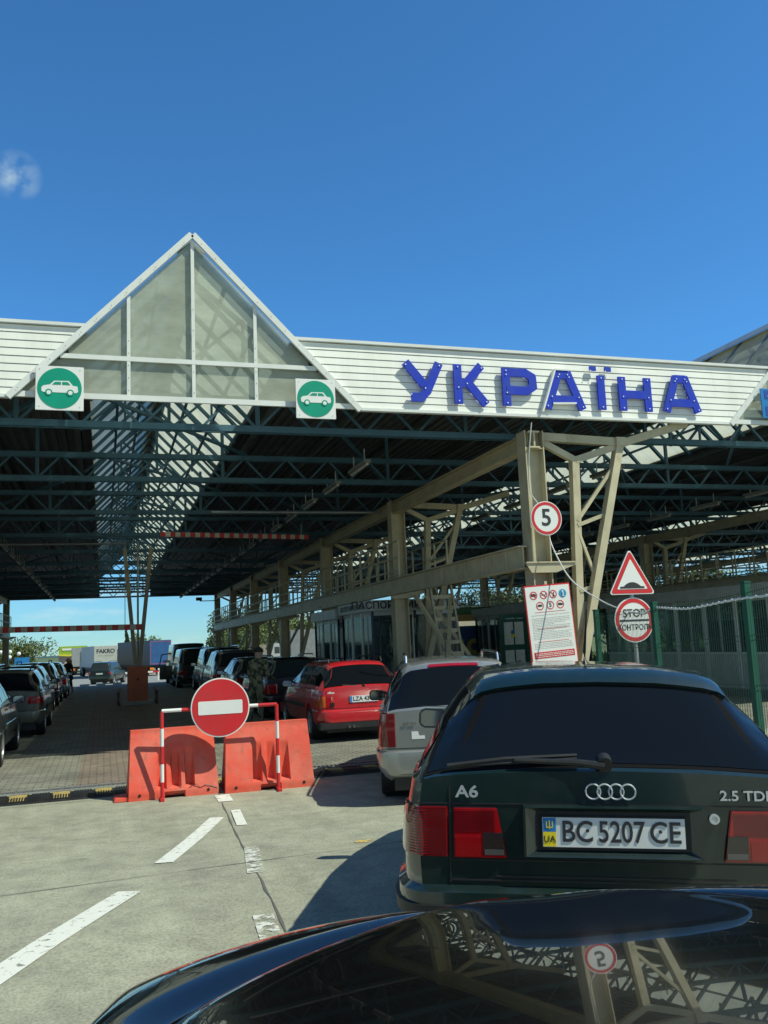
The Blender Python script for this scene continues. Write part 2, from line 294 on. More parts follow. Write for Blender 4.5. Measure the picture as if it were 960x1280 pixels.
def textmesh(txt, size, bold=.0, depth=.002, sx=1., align='CENTER'):
    cu = bpy.data.curves.new('t', 'FONT'); cu.body = txt; cu.size = size; cu.extrude = depth/2; cu.offset = bold; cu.align_x = align; cu.align_y = 'CENTER'; cu.resolution_u = 4
    ob = bpy.data.objects.new('t', cu); COL.objects.link(ob); dg = bpy.context.evaluated_depsgraph_get(); dg.update()
    me = bpy.data.meshes.new_from_object(ob.evaluated_get(dg)); bpy.data.objects.remove(ob); bpy.data.curves.remove(cu)
    for v in me.vertices: v.co.x *= sx
    return me
def text(name, txt, size, loc, m, parent=None, bold=0., depth=.003, sx=1., rot=(math.pi/2, 0, 0), align='CENTER'):
    """lettering standing in the XZ plane, facing -Y unless rotated"""
    me = textmesh(txt, size, bold, depth, sx, align); me.name = name; me.materials.clear(); me.materials.append(m)
    o = bpy.data.objects.new(name, me); COL.objects.link(o); o.location = loc; o.rotation_euler = rot
    if parent: o.parent = parent
    return o
def addtext(mb, txt, size, x, y, z, bold=0., depth=.003, sx=1., align='CENTER'):
    me = textmesh(txt, size, bold, depth, sx, align)
    mb.add([(v.co.x+x, y-v.co.z, v.co.y+z) for v in me.vertices], [tuple(p.vertices) for p in me.polygons]); bpy.data.meshes.remove(me)
# ------------------------------------------------------------------ ground
GP = [(-60, .2), (4.5, .2), (5.5, .19), (6.5, .15), (7.5, .095), (8.5, .04), (9.5, .008), (10.5, 0), (12.75, 0), (13, 0), (30, 0), (40, -.05), (47, -.11), (56, -.27), (66, -.5), (76, -.73), (86, -.88), (100, -1), (150, -1.2), (400, -2), (1500, -6), (6000, -12)]
def g(y):
    for (a, za), (b, zb) in zip(GP, GP[1:]):
        if y <= b: return za+(zb-za)*max(0, (y-a))/(b-a)
    return GP[-1][1]
def sheet(name, x0, x1, y0, y1, off, m, skew=0., **k):
    ys = sorted({y0, y1, *[p[0] for p in GP if y0 < p[0] < y1]}); b = MB()
    vs = []; fs = []
    for y in ys:
        vs += [(x0+skew*(y-y0), y, g(y)+off), (x1+skew*(y-y0), y, g(y)+off)]
    fs = [(2*i, 2*i+1, 2*i+3, 2*i+2) for i in range(len(ys)-1)]
    b.add(vs, fs); o = b.build(name, m); return tag(o, kind='structure', **k)
GRASS = mat('grass_ground', (.10, .13, .04), .95, var=.35, vs=.6)
sheet('ground', -4000, 4000, -60, 6000, -.008, GRASS)
sheet('road', -60, 60, -50, 12.75, 0, CONC)
sheet('pavement', -30, 46, 12.75, 68, 0, PAV)
o = sheet('brown_paving_strip', -.35, 1.15, 12.95, 64, .004, PAVR)
sheet('truck_yard', -60, 70, 68, 150, 0, mat('pale_asphalt', (.26, .26, .245), .9, var=.2, bump=.2))
# joints in the concrete
def stripe(b, pts, w, off):
    """a flat ribbon on the ground through pts (x,y)"""
    P = []
    for (ax, ay), (bx, by) in zip(pts, pts[1:]):
        n = max(1, int(abs(by-ay)/.5)+int(abs(bx-ax)/1.5))
        for i in range(n): P.append((ax+(bx-ax)*i/n, ay+(by-ay)*i/n))
    P.append(pts[-1]); vs = []
    for i, (x, y) in enumerate(P):
        q = P[min(i+1, len(P)-1)]; p = P[max(i-1, 0)]; dx, dy = q[0]-p[0], q[1]-p[1]; L = math.hypot(dx, dy)
        wl = w if not callable(w) else w(i)
        for s in (-1, 1): X, Y = x-dy/L*s*wl/2, y+dx/L*s*wl/2; vs.append((X, Y, g(Y)+off))
    b.add(vs, [(2*i, 2*i+1, 2*i+3, 2*i+2) for i in range(len(P)-1)])
JT = mat_worn('joint_dirt', (.12, .12, .105), .38, 9)
b = MB(); jr = random.Random(3)
def jig(p0, p1, n, a): return [(p0[0]+(p1[0]-p0[0])*i/n+jr.uniform(-a, a)*(0 < i < n), p0[1]+(p1[1]-p0[1])*i/n+jr.uniform(-a, a)*(0 < i < n)) for i in range(n+1)]
stripe(b, jig((1.33, 11.2), (.9, 4.2), 26, .006), lambda i: .014+.008*math.sin(i*2.1), .004)
stripe(b, jig((-9, 6.05), (6, 7.6), 40, .012), lambda i: .010+.006*math.sin(i*1.7), .004)
stripe(b, jig((-9, 11.5), (9, 11.75), 30, .015), .012, .004)
tag(b.build('road_joint', JT), kind='structure')
def rmark(label, pts, w, m=WPAINT):
    b = MB(); stripe(b, pts, w, .006); return tag(b.build('lane_dash', m), label, 'road marking', 'white lane dashes painted on the concrete', 'structure')
rmark('long slanting white dash running out of the left edge of the photo', [(-1.0, 3.9), (.17, 6.52)], .17)
rmark('slanting white dash between the long dash and the orange barriers', [(.45, 7.48), (1.12, 9.65)], .15)
rmark('short white dash touching the foot of the orange barriers', [(1.35, 11.1), (1.34, 10.62)], .17)
rmark('short white dash second from the barriers along the joint', [(1.36, 10.0), (1.29, 9.03)], .10, WPAINT)
rmark('patchy worn white dash third from the barriers along the joint', [(1.18, 7.75), (1.04, 6.65)], .12, WPAINT2)
rmark('worn white dash beside the black bonnet', [(.89, 5.45), (.85, 4.9)], .12, WPAINT2)
b = MB(); b.add([(1.99, 7.38, g(7.4)+.005), (2.12, 7.37, g(7.4)+.005), (2.14, 7.46, g(7.4)+.005), (2.0, 7.47, g(7.4)+.005)], [(0, 1, 2, 3)])
tag(b.build('yellow_paint_spot', mat_worn('worn_yellow', (.6, .42, .12), .47, 20)), kind='structure')
# speed bump of black and yellow modules
BYEL = mat('bump_yellow', (.40, .30, .10), .7, var=.3, vs=12)
t = thing('speed_bump', 'low black and yellow rubber speed bump across the lanes behind the orange barriers', 'speed bump', (0, 12.1, 0))
mb0 = MB()
prof = [(-.34, 0), (-.30, .018), (-.12, .045), (.12, .045), (.30, .018), (.34, 0)]
def bumpmod(w):
    b = MB(); b.prism(prof, lambda a, c: (-w/2, a, c), lambda a, c: (w/2, a, c))
    for i in range(7):
        x = -w/2+.03+i*(w-.06)/6
        b.bar((x, -.28, .024), (x, -.12, .049), .018, .012); b.bar((x, .12, .049), (x, .28, .024), .018, .012)
    return b
m0 = None
for i in range(-22, 18):
    x = i*.25
    if m0 is None: m0 = bumpmod(.245).build('rubber_module', DARK, t); m0.location = (x, 0, 0)
    elif True:
        c = m0.copy(); COL.objects.link(c); c.location = (x, 0, 0)
    if i % 2 == 0:
        if i == -22: y0_ = MB().prism([(-.24, .030), (-.12, .0475), (.12, .0475), (.24, .030), (.12, .051), (-.12, .051)], lambda a, c: (-.10, a, c), lambda a, c: (.10, a, c)).build('yellow_module', BYEL, t); y0_.location = (x, 0, 0)
        else: c = y0_.copy(); COL.objects.link(c); c.location = (x, 0, 0)
# drain grating
t = thing('drain_grate', 'rusty steel drain grating in the paving just behind the speed bump', 'drain', (0, 12.72, 0))
b = MB(); b.box(-6, 5, -.12, -.09, .001, .02); b.box(-6, 5, .09, .12, .001, .02); b.build('grate_frame', GALV, t)
b = MB()
for i in range(180): x = -5.97+i*.061; b.box(x, x+.028, -.088, .088, .003, .017)
b.build('grate_bars', mat('rusty_steel', (.12, .105, .085), .8, var=.4, vs=9), t)
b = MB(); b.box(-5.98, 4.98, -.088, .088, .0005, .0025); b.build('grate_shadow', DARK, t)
# ------------------------------------------------------------------ canopy
YF, YB, ZB, ZT, ZD = 14.2, 64.2, 5.71, 6.85, 6.81
CX = [1.387+13.19*k for k in (-2, -1, 0, 1, 2, 3)]; SL = 2.755/2.83; ZA = 8.54
def ge(z): return (ZA-z)*SL
cano = thing('border_canopy', 'huge steel canopy over the crossing lanes with white slatted front and glazed gables', 'canopy', (0, YF, 0))
cano.location = (0, 0, 0)
XL, XR = CX[0]+7, CX[-1]+0.
lay = [(CX[i], CX[i+1]) for i in range(len(CX)-1)]
b = MB(); bb = MB()
for c0, c1 in lay:
    n = 9; h = (ZT-ZB)/n
    for i in range(n):
        za, zb = ZB+i*h, ZB+(i+1)*h-.004
        l0, l1, r0, r1 = c0+ge(za)+.03, c0+ge(zb)+.03, c1-ge(za)-.03, c1-ge(zb)-.03
        b.add([(l0, YF-.014, za), (r0, YF-.014, za), (r1, YF-.004, zb-.006), (l1, YF-.004, zb-.006), (l0, YF+.03, za), (r0, YF+.03, za), (r1, YF+.03, zb), (l1, YF+.03, zb), (l1, YF+.02, zb), (r1, YF+.02, zb)],
              [(0, 1, 2, 3), (3, 2, 9, 8), (8, 9, 6, 7), (4, 7, 6, 5), (0, 4, 5, 1), (0, 3, 8, 7, 4), (1, 5, 6, 9, 2)])
    bb.bar((c0+ge(ZT)-.0, YF, ZT+.03), (c1-ge(ZT)+.0, YF, ZT+.03), .12, .05)
    bb.bar((c0+ge(ZB)-.0, YF, ZB-.02), (c1-ge(ZB)+.0, YF, ZB-.02), .10, .05)
b.build('slatted_fascia', WHITE, cano); bb.build('fascia_edge_trim', TRIM, cano)
# gables
for gi, c in enumerate(CX):
    fr = MB(); A = (c, YF-.02, ZA)
    for s in (-1, 1): fr.bar((c+s*.01, YF-.03, ZA+.03), (c+s*ge(ZB-.04), YF-.03, ZB-.04), .065, .10, (s*.7, 0, .7))
    zm = 6.38; y = YF+.02
    for x, z1 in ((c-1.02, 0), (c, 0), (c+1.02, 0)):
        fr.bar((x, y, ZB+.02), (x, y, ZA-abs(x-c)/SL-.06), .055, .05, (0, 1, 0))
    fr.bar((c-ge(zm)+.05, y-.003, zm), (c+ge(zm)-.05, y-.003, zm), .05, .075, (0, 0, 1)); fr.bar((c-ge(ZB)+.05, y-.004, ZB+.03), (c+ge(ZB)-.05, y-.004, ZB+.03), .05, .09, (0, 0, 1))
    f = fr.build('gable_frame', TRIM, cano)
    b = MB()
    for x in [c+k*1.02*s for k in (1,) for s in (-1, 1)]+[c]:
        for i in range(5): b.disc(x, y-.031, y-.027, ZB+.15+i*(ZA-abs(x-c)/SL-ZB-.35)/7, .006, 6)
    for s in (-1, 1):
        for i in range(12): z = ZB+.1+i*.235; b.disc(c+s*ge(z), YF-.083, YF-.079, z, .007, 6)
    b.build('frame_screws', DARK, f)
    xs = [c-3.2, c-1.02, c, c+1.02, c+3.2]
    for i in range(4):
        for lo, hi in ((ZB+.03, zm), (zm, ZA)):
            a, d = xs[i]+.02, xs[i+1]-.02; poly = []
            def top(x): return min(hi-.02, ZA-.04-abs(x-c)/SL)
            X = [a+(d-a)*k/12 for k in range(13)]; pts = [(x, top(x)) for x in X if top(x) > lo+.02]
            if len(pts) < 2: continue
            poly = [(pts[0][0], lo+.01)]+pts+[(pts[-1][0], lo+.01)]
            b = MB(); yy = y+.045
            b.add([(p[0], yy, p[1]) for p in poly], [tuple(range(len(poly)))]); b.build('gable_pane', GLZ, cano)
    # ridge skylight going back
    e = ge(ZD)
    for s in (-1, 1):
        b = MB(); n = 40
        for i in range(n):
            ya, yb = YF+.25+(YB-YF-.5)*i/n, YF+.25+(YB-YF-.5)*(i+1)/n
            b.add([(c, ya, ZA-.05), (c, yb-.01, ZA-.05), (c+s*e, yb-.01, ZD-.02), (c+s*e, ya, ZD-.02)], [(0, 1, 2, 3)])
        b.build('skylight_sheet', GLZB, cano)
    b = MB(); n = int((YB-YF)/1.15)
    for i in range(n):
        yy = YF+.3+i*1.15
        for s in (-1, 1): b.bar((c+s*.02, yy, ZA-.12), (c+s*(e-.02), yy, ZD-.09), .11, .07)
    for s in (-1, 1):
        for k in (.33, .66): b.bar((c+s*e*k, YF+.3, ZA-.12-(ZA-ZD)*k-.06), (c+s*e*k, YB-.3, ZA-.12-(ZA-ZD)*k-.06), .06, .06)
        pass
    b.build('skylight_frame', BLUEST, cano)
    b = MB(); b.xz([(c-.22, ZA-.18), (c, ZA+.02), (c+.22, ZA-.18), (c+.22, ZA-.14), (c, ZA+.06), (c-.22, ZA-.14)], YF+.2, YB-.2); b.build('ridge_cap', GALV, cano)
# roof deck between skylights, with purlins
for c0, c1 in lay:
    x0, x1 = c0+ge(ZD)-.02, c1-ge(ZD)+.02
    b = MB(); n = 44; w = (x1-x0)/n; poly = []
    for i in range(n): poly += [(x0+i*w, ZD), (x0+(i+.4)*w, ZD), (x0+(i+.5)*w, ZD+.05), (x0+(i+.9)*w, ZD+.05)]
    poly += [(x1, ZD), (x1, ZD+.09), (x0, ZD+.09)]; b.xz(poly, YF+.04, YB); b.build('roof_deck', DECK, cano)
    b = MB()
    for i in range(6): x = x0+.3+(x1-x0-.6)*i/5; b.ibeam((x, YF+.1, ZD-.10), (x, YB-.1, ZD-.10), .10, .17, .014)
    b.build('purlins', mat('purlin_steel', (.10, .12, .12), .6), cano)
b = MB()
for c0, c1 in lay: b.box(c0+ge(ZD), c1-ge(ZD), YB-.06, YB, 5.55, ZD)
b.build('rear_fascia', DECK, cano)
# lateral lattice trusses
def truss():
    b = MB(); X0, X1 = CX[0]-1, CX[-1]+1; z0, z1 = 5.50, 6.02
    for dy in (-.06, .06):
        b.bar((X0, dy, z0), (X1, dy, z0), .05, .11); b.bar((X0, dy, z1), (X1, dy, z1), .05, .11)
    n = int((X1-X0)/.98); w = (X1-X0)/n
    for i in range(n):
        x = X0+i*w
        b.bar((x, 0, z0), (x+w/2, 0, z1), .045, .045); b.bar((x+w/2, 0.0, z1), (x+w, 0.0, z0), .045, .045)
        if i % 4 == 1: b.bar((x, .0, z0), (x, .0, ZD-.15), .07)
    return b
tr0 = truss().build('truss', BLUEST, cano); tr0.location = (0, 15.1, 0)
for i in range(1, 11):
    c = tr0.copy(); COL.objects.link(c); c.location = (0, 15.1+i*4.85, 0)
# wind bracing between the trusses in plan
b = MB()
for c0, c1 in lay:
    for j in range(6):
        ya = 15.7+j*7.98
        for xa, xb in ((c0+2.4, (c0+c1)/2-.3), (c1-2.4, (c0+c1)/2+.3)): b = MB(); b.bar((xa, ya, 6.12), (xb, ya+7.9, 6.12), .07, .07); b.build('wind_bracing', BLUEST, cano)
for c in CX:
    b = MB()
    for j in range(11):
        ya = 15.1+j*4.85
        b.bar((c-1.9, ya, 6.6), (c, ya, ZA-.3), .08, .07); b.bar((c+1.9, ya, 6.6), (c, ya, ZA-.3), .08, .07); b.bar((c, ya, 6.6), (c, ya, ZA-.3), .07, .07)
        b.bar((c-.95, ya, 6.66), (c-.95, ya, 7.5), .05, .05); b.bar((c+.95, ya, 6.66), (c+.95, ya, 7.5), .05, .05)
        b.bar((c-.95, ya+.03, 7.5), (c, ya+.03, 6.66), .05, .05); b.bar((c+.95, ya+.03, 7.5), (c, ya+.03, 6.66), .05, .05)
        b.bar((c-1.7, ya, 6.1), (c+1.7, ya+4.8, 6.1), .06, .06)
    b.build('gable_truss', BLUEST, cano)
# columns: main I-section, raking trestle, head beams
def column_parts(sg):
    P = []
    b = MB(); b.box(-.225, -.20, -.2, .2, -1, 6.1); b.box(.20, .225, -.2, .2, -1, 6.1); b.box(-.2, .2, -.012, .012, -1, 6.1)
    for z in (.3, 3.02, 5.7): b.box(-.2, .2, -.19, -.012, z, z+.02)
    b.box(-.3, .3, -.28, .28, -.95, -.9); P.append(('column', b))
    zt = 5.88; pst = lambda z: .76+.30*(z+.9)/6.4; leg = lambda z: .24+1.93*(z+.9)/6.78
    b = MB(); b.bar((pst(-.9)*sg, .03, -.9), (pst(5.5)*sg, .03, 5.5), .17, .18, (0, 1, 0)); P.append(('trestle_post', b))
    b = MB(); b.bar((leg(-.9)*sg, -.16, -.9), (leg(zt)*sg, -.06, zt), .17, .19, (0, 1, 0)); x2 = leg(zt); b.box(x2*sg-.12, x2*sg+.12, -.18, .08, zt-.06, zt+.14); P.append(('raking_leg', b))
    for (k0, z0_), (k1, z1_), w_ in (((0, 4.15), (1, 5.45), .075), ((0, 4.05), (1, 4.30), .08), ((0, 3.95), (1, 2.9), .06), ((0, 2.62), (1, 2.72), .08), ((1, 2.5), (0, 1.55), .07)):
        b = MB(); f = (pst, leg); b.bar((f[k0](z0_)*sg, -.03, z0_), (f[k1](z1_)*sg, -.07, z1_), w_, w_, (0, 1, 0)); P.append(('trestle_strut', b))
    for a_, c_, w_ in (((.2, -.02, 6.0), (x2, -.05, zt+.04), .16), ((.25, 0, 5.9), (pst(5.5), .0, 5.5), .12), ((pst(5.5), .0, 5.5), (x2, -.04, zt-.03), .13), ((x2, -.05, zt), (3.85, -.25, 6.36), .15)):
        b = MB(); b.bar((a_[0]*sg, a_[1], a_[2]), (c_[0]*sg, c_[1], c_[2]), w_, w_+.02); P.append(('head_beam', b))
    b = MB()
    for yy in (-.21,): b.xz([(-.42, 3.22), (-.3, 3.02), (.28, 3.02), (.75, 3.18), (.75, 3.22)], yy-.06, yy-.02)
    b.box(-.42, .75, -.30, -.18, 3.222, 3.25); P.append(('bracket', b))
    return P
SC = .857
YC = [14.57+8.07*k for k in range(7)]
LINES = [(7.57, 1), (20.8, 1), (34.0, 1), (-6.1, -1), (-19.3, -1)]
for sg in (1, -1):
    PP = column_parts(sg)
    for n, b in PP: b.v = [(x*SC, y*SC, 1.75+(z-1.75)*SC) for x, y, z in b.v]
    protos = [(n, b.build(n, BEIGE, cano)) for n, b in PP]
    first = True
    for (x, s2) in LINES:
        if s2 != sg: continue
        for y in YC:
            for n, o in protos:
                q = o if first else o.copy()
                if not first: COL.objects.link(q)
                q.location = (x, y, 0)
            first = False
for x, s2 in LINES:
    b = MB(); b.ibeam((x-.02*s2, YF+.15, 5.30), (x-.02*s2, YB-.3, 5.30), .22, .32, .03); b.build('long_beam', BEIGE, cano)
for x, s2 in LINES:
    for i in range(6):
        ya, yb = YC[i], YC[i+1]; BR = []
        if i in (1, 3, 5): BR = [((x+.77*s2, ya, .0), (x+.77*s2, yb, 2.9)), ((x+.83*s2, ya, 2.9), (x+.83*s2, yb, .0))]
        if i == 0: BR = [((x+.3*s2, yb-.4, 2.9), (x+1.4*s2, yb-2.0, .0)), ((x+1.3*s2, yb-.4, 2.9), (x+.3*s2, yb-2.3, 0)), ((x+.6*s2, yb-.4, 2.9), (x+2.3*s2, yb-1.3, 0))]
        for p0, p1 in BR: b = MB(); b.bar(p0, p1, .09, .09); b.build('diagonal_brace', BEIGE, cano)
# ------------------------------------------------------------------ walkways along the columns
def walkway(x, sg, label):
    t = thing('service_walkway', label, 'walkway', (x-.31*sg, YC[0], 2.99), 0, 'raised steel walkways along the column rows'); t.scale = (SC,)*3; L = (YB-2-YC[0])/SC
    b = MB(); b.ibeam((0, -.05, .17), (0, L, .17), .22, .50, .03)
    for i in range(int(L/1.3)): y = .6+i*1.3; b.box(-.10*sg-.006, -.10*sg+.006, y, y+.02, -.05, .39)
    b.build('walkway_beam', BEIGE, t)
    b = MB(); b.box(.0*sg, 1.5*sg, 8, L, .44, .47) if sg > 0 else b.box(-1.5, 0, 8, L, .44, .47)
    b.build('walkway_deck', mat('deck_plate', (.2, .19, .15), .7), t)
    b = MB(); n = int((L-8)/1.05)
    for xx in (-.09*sg, 1.46*sg):
        for i in range(n+1): y = 8+i*1.05; b.bar((xx, y, .42), (xx, y, 1.5), .05)
        for z in (.62, 1.0, 1.5): b.bar((xx, 8, z), (xx, 8+n*1.05, z), .045)
    b.build('walkway_railing', BEIGE, t)
    return t
walkway(7.57, 1, 'raised beige steel walkway with railings along the middle column row, right of the queue')
walkway(20.8, 1, 'raised steel walkway with railings along the far right column row beyond the fence')
walkway(-6.1, -1, 'raised steel walkway along the column row at the left edge of the photo')
def ladder(x, y, z0, h, rake, label):
    t = thing('steel_ladder', label, 'ladder', (x, y, z0), 0, 'steel ladders up to the walkways')
    for s in (-.3, .3):
        b = MB(); b.bar((s, 0, 0), (s, rake, h), .05, .08); b.build('stile', BEIGE, t)
    b = MB(); n = int(h/.3)
    for i in range(1, n): b.bar((-.3, rake*i/n, h*i/n), (.3, rake*i/n, h*i/n), .035, .1)
    b.build('rungs', BEIGE, t)
ladder(8.6, 21.3, .14, 3.0, .95, 'beige steel ladder leaning up to the walkway behind the passport booth sign')
ladder(6.85, 55.9, -.28, 3.3, .8, 'far steel ladder near the rear end of the canopy beside the last columns')
# lamps under the roof
lp = thing('ceiling_lamp', 'pale unlit tube lamp in a dashed row hung under the dark roof', 'lamp', (5.0, 17.2, 5.25), 0, 'tube lamps in rows under the roof')
b = MB(); b.box(-.07, .07, -.62, .62, .02, .09); b.build('lamp_housing', mat('lamp_housing', (.16, .17, .16), .5), lp)
b = MB(); b.tube([(0, -.6, -.0), (0, .6, -.0)], .03, 8); b.build('lamp_tube', mat('dusty_tube', (.4, .41, .4), .5), lp)
for yy in (-.4, .4): b = MB(); b.bar((0, yy, .08), (0, yy, .35), .02); b.build('hanger', GALV, lp)
for x in (5.0, -3.1, 17.0, 10.8):
    for i in range(20):
        if (x, i) == (5.0, 0): continue
        if x > 9 and i > 7: continue
        c = copytree(lp); c.location = (x, 17.2+i*2.35, 5.25)
# ------------------------------------------------------------------ big blue letters
sg_ = thing('letter_sign', 'large blue raised letters УКРАЇНА on the white slatted fascia', 'sign', (4.9, YF-.05, 5.84))
LET = [[[(5.014, 6.557), (5.362, 6.143)], [(5.644, 6.566), (5.400, 6.049), (5.287, 5.927), (5.099, 5.927)]],
       [[(5.992, 5.842), (5.992, 6.566)], [(6.453, 6.566), (6.171, 6.247), (5.992, 6.190)], [(6.162, 6.265), (6.519, 5.842)]],
       [[(6.933, 5.842), (6.933, 6.548)], [(6.933, 6.472), (7.319, 6.472), (7.460, 6.397), (7.469, 6.218), (7.337, 6.134), (6.933, 6.134)]],
       [[(7.742, 5.823), (8.015, 6.529)], [(7.987, 6.482), (8.212, 6.482)], [(8.184, 6.529), (8.466, 5.823)], [(7.836, 6.002), (8.391, 6.002)]],
       [[(8.890, 5.842), (8.890, 6.501)], [(8.673, 6.632), (8.805, 6.632)], [(8.993, 6.632), (9.125, 6.632)]],
       [[(9.341, 5.842), (9.341, 6.501)], [(9.896, 5.842), (9.896, 6.501)], [(9.341, 6.162), (9.896, 6.162)]],
       [[(10.291, 5.861), (10.555, 6.566)], [(10.517, 6.519), (10.780, 6.519)], [(10.743, 6.566), (11.006, 5.861)], [(10.385, 6.040), (10.912, 6.040)]]]
for li, L in enumerate(LET):
    b = MB(); q = 0
    for st in L:
        small = st[0][1] > 6.6
        for (x0, z0), (x1, z1) in zip(st, st[1:]):
            a = Vector((x0, z0)); c = Vector((x1, z1)); d = (c-a).normalized(); n = Vector((-d.y, d.x)); w = .042 if small else .077; q += 1
            ea = .0 if (x0, z0) == st[0] else .035; ec = .0 if (x1, z1) == st[-1] else .035
            P = [a-d*ea+n*w, a-d*ea-n*w, c+d*ec-n*w, c+d*ec+n*w]
            b.xz([(p.x-4.9, p.y-5.84) for p in P], -.050-q*.0012, -.012-q*.0007)
    o = b.build('letter', LBLUE, sg_)
    b = MB()
    for st in L:
        for x0, z0 in (st[0], st[-1]): b.disc(x0-4.9, -.069, -.063, z0-5.84+(.05 if z0 < 6.1 else -.05), .013, 8)
    b.build('letter_bolts', SWHITE, o)
    if li == 3:
        b = MB(); b.bar((2.73, -.02, -.08), (3.03, -.02, .71), .03, .1, (0, 1, 0)); b.bar((3.03, -.02, .73), (3.31, -.02, .73), .1, .03); b.bar((2.95, -.02, .08), (3.43, -.02, .10), .1, .03); b.build('loose_white_edging', SWHITE, o)
# green car signs
def carsign(x, z, w, label):
    t = thing('lane_sign', label, 'sign', (x, YF-.12, z), 0, 'green car lane signs under the glazed gable')
    b = MB(); b.box(-w/2, w/2, -.012, .012, -w/2, w/2); b.build('sign_plate', SWHITE, t, bev=.004)
    b = MB(); b.disc(0, -.018, -.0125, 0, w*.46, 56); b.build('green_disc', SGREEN, t)
    k = w/.74; b = MB()
    body = [(-.275, -.06), (-.28, .0), (-.25, .035), (-.15, .055), (-.085, .12), (.14, .125), (.205, .045), (.275, .035), (.285, -.05), (.26, -.075), (-.24, -.075)]
    b.xz([(a*k, c*k) for a, c in body], -.023, -.0185); b.build('car_pictogram', SWHITE, t)
    b = MB(); b.xz([(a*k, c*k) for a, c in [(-.115, .056), (-.07, .102), (.02, .104), (.02, .056)]], -.027, -.0235); b.xz([(a*k, c*k) for a, c in [(.04, .056), (.04, .105), (.125, .105), (.165, .056)]], -.027, -.0235)
    for xx in (-.165, .165): b.ring(xx*k, -.027, -.0235, -.075*k, .036*k, .056*k, 20)
    b.build('pictogram_windows', SGREEN, t)
    b = MB()
    for xx in (-.165, .165): b.disc(xx*k, -.0265, -.0232, -.075*k, .034*k, 20)
    b.build('pictogram_wheels', SWHITE, t)
    b = MB()
    for sx in (-1, 1):
        for sz in (-1, 1): b.disc(sx*w*.42, -.016, -.012, sz*w*.42, .008, 8)
    b.bar((-w*.3, .03, 0), (w*.3, .03, 0), .03); b.build('fixings', GALV, t)
carsign(-.66, 5.81, .70, 'round green sign with a white car, left one under the glazed gable')
carsign(3.38, 5.81, .68, 'round green sign with a white car, right one under the glazed gable, corner scuffed')
t = thing('blue_notice_sign', 'blue sign with small white lettering at the right edge of the fascia', 'sign', (13.15, YF-.14, 6.09))
b = MB(); b.box(-.68, .68, -.012, .012, -.29, .31); b.build('sign_plate', SBLUE, t)
b = MB(); b.box(-.60, .60, -.018, -.0125, .10, .27); b.box(-.60, .60, -.018, -.0125, -.25, -.06); b.build('sign_panel', mat('deep_blue', (.02, .08, .40), .4), t)
b = MB()
for z, w in ((.215, .40), (.155, .52), (-.10, .36), (-.155, .5), (-.21, .55)):
    rr = random.Random(int(z*1000)); x = -w
    while x < w: l = rr.uniform(.02, .045); b.box(x, x+l, -.0215, -.0185, z-.018, z+.018); x += l+.012
b.build('small_lettering', SWHITE, t)
# ------------------------------------------------------------------ plastic barriers and no-entry frame
def barrier(label, x, y, rz, L=1.06, H=.80, foot=False):
    t = thing('road_barrier', label, 'barrier', (x, y, 0), rz, 'orange water-filled road barriers')
    nx, nz = 72, 30; D0, D1 = .26, .07
    def front(u, w):     # u 0..1 along, w 0..1 up ; returns x, depth from centre
        taper = .035*w*L; xx = -L/2+taper+(L-2*taper)*u
        d = D0 if w < .10 else D0+(D1-D0)*min(1, (w-.10)/.86)
        # recessed flutes: vertical pockets, deepest at their lower end
        for c in (.36, .52, .68):
            q = abs(u-c)
            if q < .052 and .14 < w < .70:
                ed = min(1, (.052-q)/.012)*min(1, (w-.14)/.02)*min(1, (.70-w)/.03); d = d*(1-ed)+ed*min(d, D1+.055)
        if w < .085 and .40 < u < .62: d -= .05
        return xx, d
    vs = []; fs = []
    ws = [k/nz for k in range(nz+1)]
    for s in (-1, 1):
        for w in ws:
            for i in range(nx+1): xx, d = front(i/nx, w); vs.append((xx, s*d, w*H if not (w == 0 and .40 < i/nx < .62) else .045))
    M1 = (nx+1)*(nz+1)
    for s in (0, 1):
        for j in range(nz):
            for i in range(nx): a = s*M1+j*(nx+1)+i; fs.append((a, a+1, a+nx+2, a+nx+1))
    for i in range(nx): a = nz*(nx+1)+i; fs.append((a, a+1, M1+a+1, M1+a)); fs.append((i, i+1, M1+i+1, M1+i))
    for j in range(nz):
        for i in (0, nx): a = j*(nx+1)+i; fs.append((a, a+nx+1, M1+a+nx+1, M1+a))
    b = MB(); b.add(vs, fs); o = b.build('barrier_shell', ORANGE, t, smooth=True, sharp=28)
    b = MB()
    for xx in (-L*.38, L*.38): b.disc(xx, -D0-.006, -D0+.004, .06, .018, 14)
    b.build('drain_plug', DARK, t)
    if foot:
        b = MB(); b.xz([(-L/2-.17, .002), (-L/2-.15, .04), (-L/2+.02, .055), (-L/2+.02, .002)], -.24, .1); b.build('connector_foot', ORANGE, t, bev=.006)
        b = MB(); cr_ = [(.18, .11), (.25, .14), (.31, .09), (.37, .12), (.44, .10), (.51, .07)]
        b.tube([(a, -.262, c) for a, c in cr_], .004, 5); b.build('crack', SBLACK, t)
    return t
barrier('left orange barrier with cracked lower corner and a flat foot', .80, 11.50, .03, foot=True)
barrier('right orange plastic barrier, standing between the no-entry sign and the red estate', 1.96, 11.42, -.03, L=1.10)
